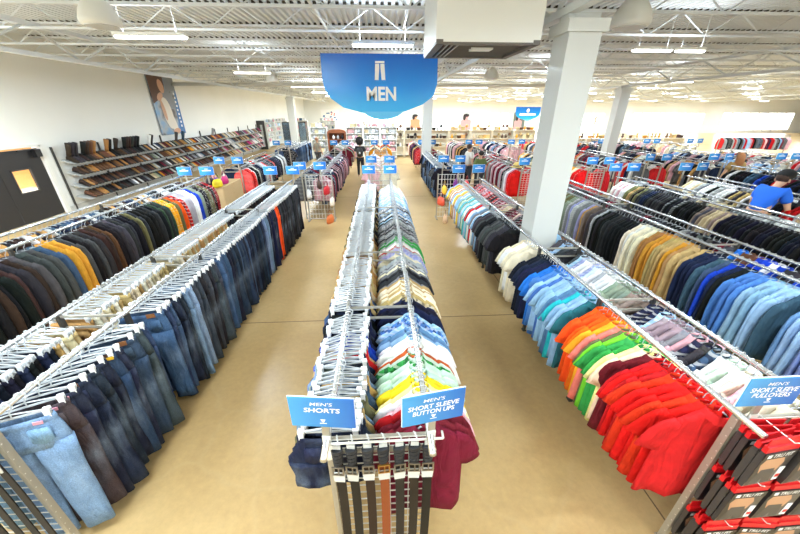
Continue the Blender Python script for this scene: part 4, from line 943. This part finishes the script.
for x, l in ((-2.0, 'white wire stand of bags past the jeans rack'), (2.25, 'white wire stand of bags past the pullover rack')):
    t = thing('wire_stand', l, 'stand', (x, 10.62, 0)); m = MB().use('wire')
    for q in range(9): m.box((-.4 + q * .1, 0, .75), (.01, .01, 1.4))
    for q in range(10): m.box((0, 0, .06 + q * .155), (.84, .012, .012))
    obj('wire_panel', m, t)
    for s in (-.42, .42): m = MB().use('zinc'); m.box((s, 0, .74), (.03, .03, 1.48)); m.box((s, 0, .015), (.05, .4, .03)); obj('stand_post', m, t)
# ------------------------------------------------------------------ people
def skinned(name, pts, edges, m, parent=None, loc=(0, 0, 0), rz=0, levels=2, root=0):
    """One continuous surface grown over a joint skeleton: pts = [(x, y, z, rx, ry)]."""
    me = bpy.data.meshes.new(name); me.from_pydata([(p[0] * K, p[1] * K, p[2] * K) for p in pts], edges, []); me.materials.append(M[m] if isinstance(m, str) else m)
    o = bpy.data.objects.new(name, me); COL.objects.link(o)
    sk = o.modifiers.new('skin', 'SKIN'); sk.use_smooth_shade = True
    for i, p in enumerate(pts): me.skin_vertices[0].data[i].radius = (p[3] * K, p[-1] * K); me.skin_vertices[0].data[i].use_root = i == root
    sb = o.modifiers.new('sub', 'SUBSURF'); sb.levels = levels; sb.render_levels = levels
    o.location = tuple(v * K for v in loc); o.rotation_euler = (0, 0, rz)
    if parent is not None: o.parent = parent
    return o
def person(label, loc, rz, shirt, trousers, hair, lean=0., arms='down', hairkind='short', longleg=True, s=1.13, cap=False, backpack=False, sleeve='short', shoes=(40, 38, 38)):
    """Figure facing -Y in its own space, about 1.75 m x s; lean bends the trunk forward at the hips."""
    t = thing('person', label, 'person', loc, rz); S = lambda p: tuple(v * s for v in p)
    def up(x, y, z):        # trunk point bent at the hip (pivot z=.93)
        dy, dz = y, z - .93; c, n = math.cos(lean), math.sin(lean); return (x, dy * c - dz * n, .93 + dz * c + dy * n)
    P = []; E = []; idx = {}
    def J(n, p, r, fr=None, r2=None):
        idx[n] = len(P); P.append((*S(p), r * s, (r2 or r) * s))
        if fr: E.append((idx[fr], idx[n]))
    J('pelvis', up(0, 0, .93), .135, None, .1); J('waist', up(0, 0, 1.06), .125, 'pelvis', .095); J('chest', up(0, -.01, 1.27), .15, 'waist', .105); J('neckb', up(0, .01, 1.43), .075, 'chest'); J('neck', up(0, 0, 1.50), .055, 'neckb')
    hp = lambda z, y=0: up(0, y, z)
    J('head', hp(1.60, -.02), .088, 'neck', .098); J('crown', hp(1.70, .0), .078, 'head', .088)
    a = {'down': ((.235, 0, 1.38), (.27, .02, 1.12), (.27, -.08, .88)), 'reach': ((.22, -.02, 1.38), (.27, -.2, 1.18), (.24, -.45, 1.12)), 'out': ((.22, -.02, 1.38), (.27, -.22, 1.26), (.2, -.48, 1.30))}[arms]
    for q in (-1, 1):
        n = 'lr'[q > 0]
        J('sh' + n, up(q * .17, 0, 1.40), .07, 'chest'); J('el' + n, up(q * a[1][0], a[1][1], a[1][2]), .044, 'sh' + n); J('wr' + n, up(q * a[2][0], a[2][1], a[2][2]), .03, 'el' + n)
        d = Vector(a[2]) - Vector(a[1]); d.normalize(); wv = Vector(a[2])
        pl = wv + d * .06; J('pa' + n, up(q * pl.x, pl.y, pl.z), .034, 'wr' + n, .022)
        for f_ in range(4):
            k = pl + d * .035 + Vector((0, 0, (f_ - 1.5) * .02)); J('f%d%s' % (f_, n), up(q * k.x, k.y, k.z), .010, 'pa' + n); k2 = k + d * (.05 - .006 * abs(f_ - 1.5)) + Vector((-.012, 0, -.006)); J('g%d%s' % (f_, n), up(q * k2.x, k2.y, k2.z), .008, 'f%d%s' % (f_, n))
        th = wv + d * .04 + Vector((-.035, 0, .02)); J('t' + n, up(q * th.x, th.y, th.z), .011, 'pa' + n)
        J('hip' + n, (q * .09, 0, .88), .098, 'pelvis'); J('kn' + n, (q * .105, -.02 if q > 0 else -.05, .48), .062, 'hip' + n); J('an' + n, (q * .11, .04, .09), .042, 'kn' + n); J('to' + n, (q * .12, -.12, .045), .04, 'an' + n, .035)
    body = skinned('body', P, E, 'skin', t)
    def sub(nm, keys, grow, m, edges=None):
        mp = {k: i for i, k in enumerate(keys)}; pts = [(*P[idx[k]][:3], P[idx[k]][3] + grow * s, P[idx[k]][4] + grow * s) for k in keys]
        inv = {v: k for k, v in idx.items()}
        ed = [(mp[inv[a_]], mp[inv[b_]]) for a_, b_ in E if inv[a_] in mp and inv[b_] in mp]
        return skinned(nm, pts, ed, m, t)
    ms = mat('cloth_' + label[:12], shirt, .85); mt = mat('cloth2_' + label[:12], trousers, .85)
    up_k = ['pelvis', 'waist', 'chest', 'neckb', 'shl', 'shr', 'ell', 'elr'] + (['wrl', 'wrr'] if sleeve == 'long' else [])
    if sleeve == 'short':      # sleeves stop above the elbow
        for n in 'lr':
            pa, pb = P[idx['sh' + n]], P[idx['el' + n]]; P.append(tuple(pa[i] * .3 + pb[i] * .7 for i in range(3)) + (.055 * s, .055 * s)); idx['sl' + n] = len(P) - 1; E.append((idx['sh' + n], idx['sl' + n]))
        up_k = ['pelvis', 'waist', 'chest', 'neckb', 'shl', 'shr', 'sll', 'slr']
    sub('shirt', up_k, .03, ms)
    sub('trousers', ['pelvis', 'hipl', 'hipr', 'knl', 'knr'] + (['anl', 'anr'] if longleg else []), .014, mt)
    sub('shoe', ['anl', 'tol'], .012, mat('shoe_' + label[:8], shoes, .6)); sub('shoe', ['anr', 'tor'], .012, mat('shoe_' + label[:8], shoes, .6))
    hm_ = MB().use(mat('hair_' + label[:12], hair, .8)); h0 = S(hp(1.665, .015))
    if hairkind == 'big': hm_.ell((h0[0], h0[1] + .03, h0[2] + .05), (.19 * s, .18 * s, .2 * s), 14, 9)
    elif hairkind == 'long': hm_.ell(h0, (.11 * s, .115 * s, .115 * s), 12, 8); hm_.loft([[(h0[0] + w * math.cos(2 * PI * j / 12), h0[1] + .05 * s + d * math.sin(2 * PI * j / 12), h0[2] + z) for j in range(12)] for w, d, z in ((.1 * s, .07, .06), (.125 * s, .08, -.1), (.14 * s, .07, -.25), (.15 * s, .05, -.36))])
    else: hm_.ell((h0[0], h0[1] + .018, h0[2] - (.02 if cap else -.01)), (.1 * s, .108 * s, .1 * s), 12, 8)
    obj('hair', hm_, t, smooth=True)
    f_ = MB().use('skin'); nz = S(hp(1.60, -.125)); f_.ell(nz, (.016 * s, .022 * s, .024 * s), 8, 5)
    for q in (-1, 1): e_ = S(hp(1.60, 0)); f_.ell((e_[0] + q * .098 * s, e_[1], e_[2]), (.012 * s, .024 * s, .034 * s), 8, 5)
    f_.use('dark')
    for q in (-1, 1): e_ = S(hp(1.635, -.105)); f_.ell((e_[0] + q * .035 * s, e_[1], e_[2]), (.013 * s, .012 * s, .009 * s), 8, 4)
    f_.use('red'); e_ = S(hp(1.55, -.11)); f_.ell(e_, (.028 * s, .012 * s, .009 * s), 8, 4); obj('face', f_, t, smooth=True)
    if cap:
        c_ = MB().use(mat('cap_cloth', (16, 16, 19), .8)); rt = Matrix.Rotation(-lean * 0, 3, 'X'); h1 = S(hp(1.70, .0))
        c_.ell((h1[0], h1[1], h1[2] + .005), (.122 * s, .14 * s, .105 * s), 14, 8); br = S(hp(1.69, -.15)); c_.ell(br, (.085 * s, .09 * s, .012 * s), 12, 4); obj('cap', c_, t, smooth=True)
    if backpack:
        c_ = MB().use('black'); h1 = up(0, .17, 1.2); h1 = S(h1); c_.ell(h1, (.17 * s, .1 * s, .23 * s), 14, 8); c_.use('greycard').ell((h1[0], h1[1] + .09 * s, h1[2] - .02), (.05 * s, .02 * s, .06 * s), 8, 5); obj('backpack', c_, t, smooth=True)
    return t
person('man in a blue polo and black cap leaning over the racks', (8.62, 6.85, 0), PI / 2 + .2, (30, 104, 222), (196, 168, 118), (60, 40, 30), lean=.5, arms='reach', cap=True, s=1.25)
person('woman in black with a black backpack walking up the aisle', (-1.12, 18.45, 0), PI, (40, 38, 40), (36, 36, 40), (34, 28, 28), hairkind='big', backpack=True, s=1.1, sleeve='short', shoes=(232, 226, 220))
person('long brown-haired person between racks, behind the man in blue', (13.0, 11.6, 0), PI * .9, (150, 120, 70), (60, 60, 66), (150, 98, 58), hairkind='long', s=1.1)
person('person in a pale shirt between the far racks', (4.0, 15.2, 0), PI * .6, (220, 214, 204), (70, 74, 84), (70, 50, 40), s=1.12)
person('person in an olive green shirt among the far racks', (4.05, 13.6, 0), PI * 1.1, (96, 112, 62), (60, 60, 64), (40, 34, 32), s=1.06)
person('person in grey bending by the arched brown cabinet', (-3.9, 21.5, 0), PI * .8, (170, 164, 150), (80, 80, 84), (150, 110, 84), s=1.06)
# red garment held over the rail
o = hang('pullover', 9.1, 6.62, 1.42, .9, 'bright_red', 'rail in front of the man in blue', 'plain', 2)

# special tags on some garments that show them
for o in list(SC.objects):
    if o.parent is None and o.name.startswith('jeans') and o.location.y < 1.95 * K and 'label' not in o: price_tag(o, 'tagpink', (.13, -.05, -.16))
    elif o.parent is None and o.name.startswith('jeans') and o.location.y < 2.5 * K and R.random() < .25: price_tag(o, 'tagyel', (.17, -.04, -.15))
n_ = 0
for o in list(SC.objects):
    if o.parent is None and o.name.startswith('pullover_shirt') and abs(o.location.x - R1[0] * K) < .1 and 2.9 * K < o.location.y < 3.6 * K:
        n_ += 1
        if n_ in (2, 5, 8): price_tag(o, 'tagyel', (.03, -.05, -.2))
for o in list(SC.objects):
    if o.parent is None and o.name.startswith('pullover_shirt') and abs(o.location.x - R1[0] * K) < .1 and o.location.y < 1.9 * K: price_tag(o, 'tagwhite', (.05, -.05, -.17))
finish_labels()

# ------------------------------------------------------------------ daylight, camera, exposure
wd = bpy.data.worlds.new('daylight'); SC.world = wd; wd.use_nodes = True
nt = wd.node_tree; bg = nt.nodes['Background']; bg.inputs[0].default_value = (.93, .97, 1, 1); bg.inputs[1].default_value = 11.0
cam = bpy.data.cameras.new('camera'); cam.sensor_width = 36; cam.lens = 36 * 324 / 800; cam.clip_end = 400; cam.clip_start = .05
co = bpy.data.objects.new('camera', cam); COL.objects.link(co); co.location = (0, 0, 3.3 * K)
co.rotation_euler = Euler((PI / 2 - math.atan(156 / 324), 0, -.056), 'XYZ'); SC.camera = co
vs = SC.view_settings; vs.view_transform = 'Standard'; vs.look = 'None'; vs.exposure = EXPOSURE; vs.gamma = 1; vs.use_curve_mapping = False
SC.cycles.max_bounces = 8; SC.cycles.diffuse_bounces = 4; SC.cycles.use_denoising = True
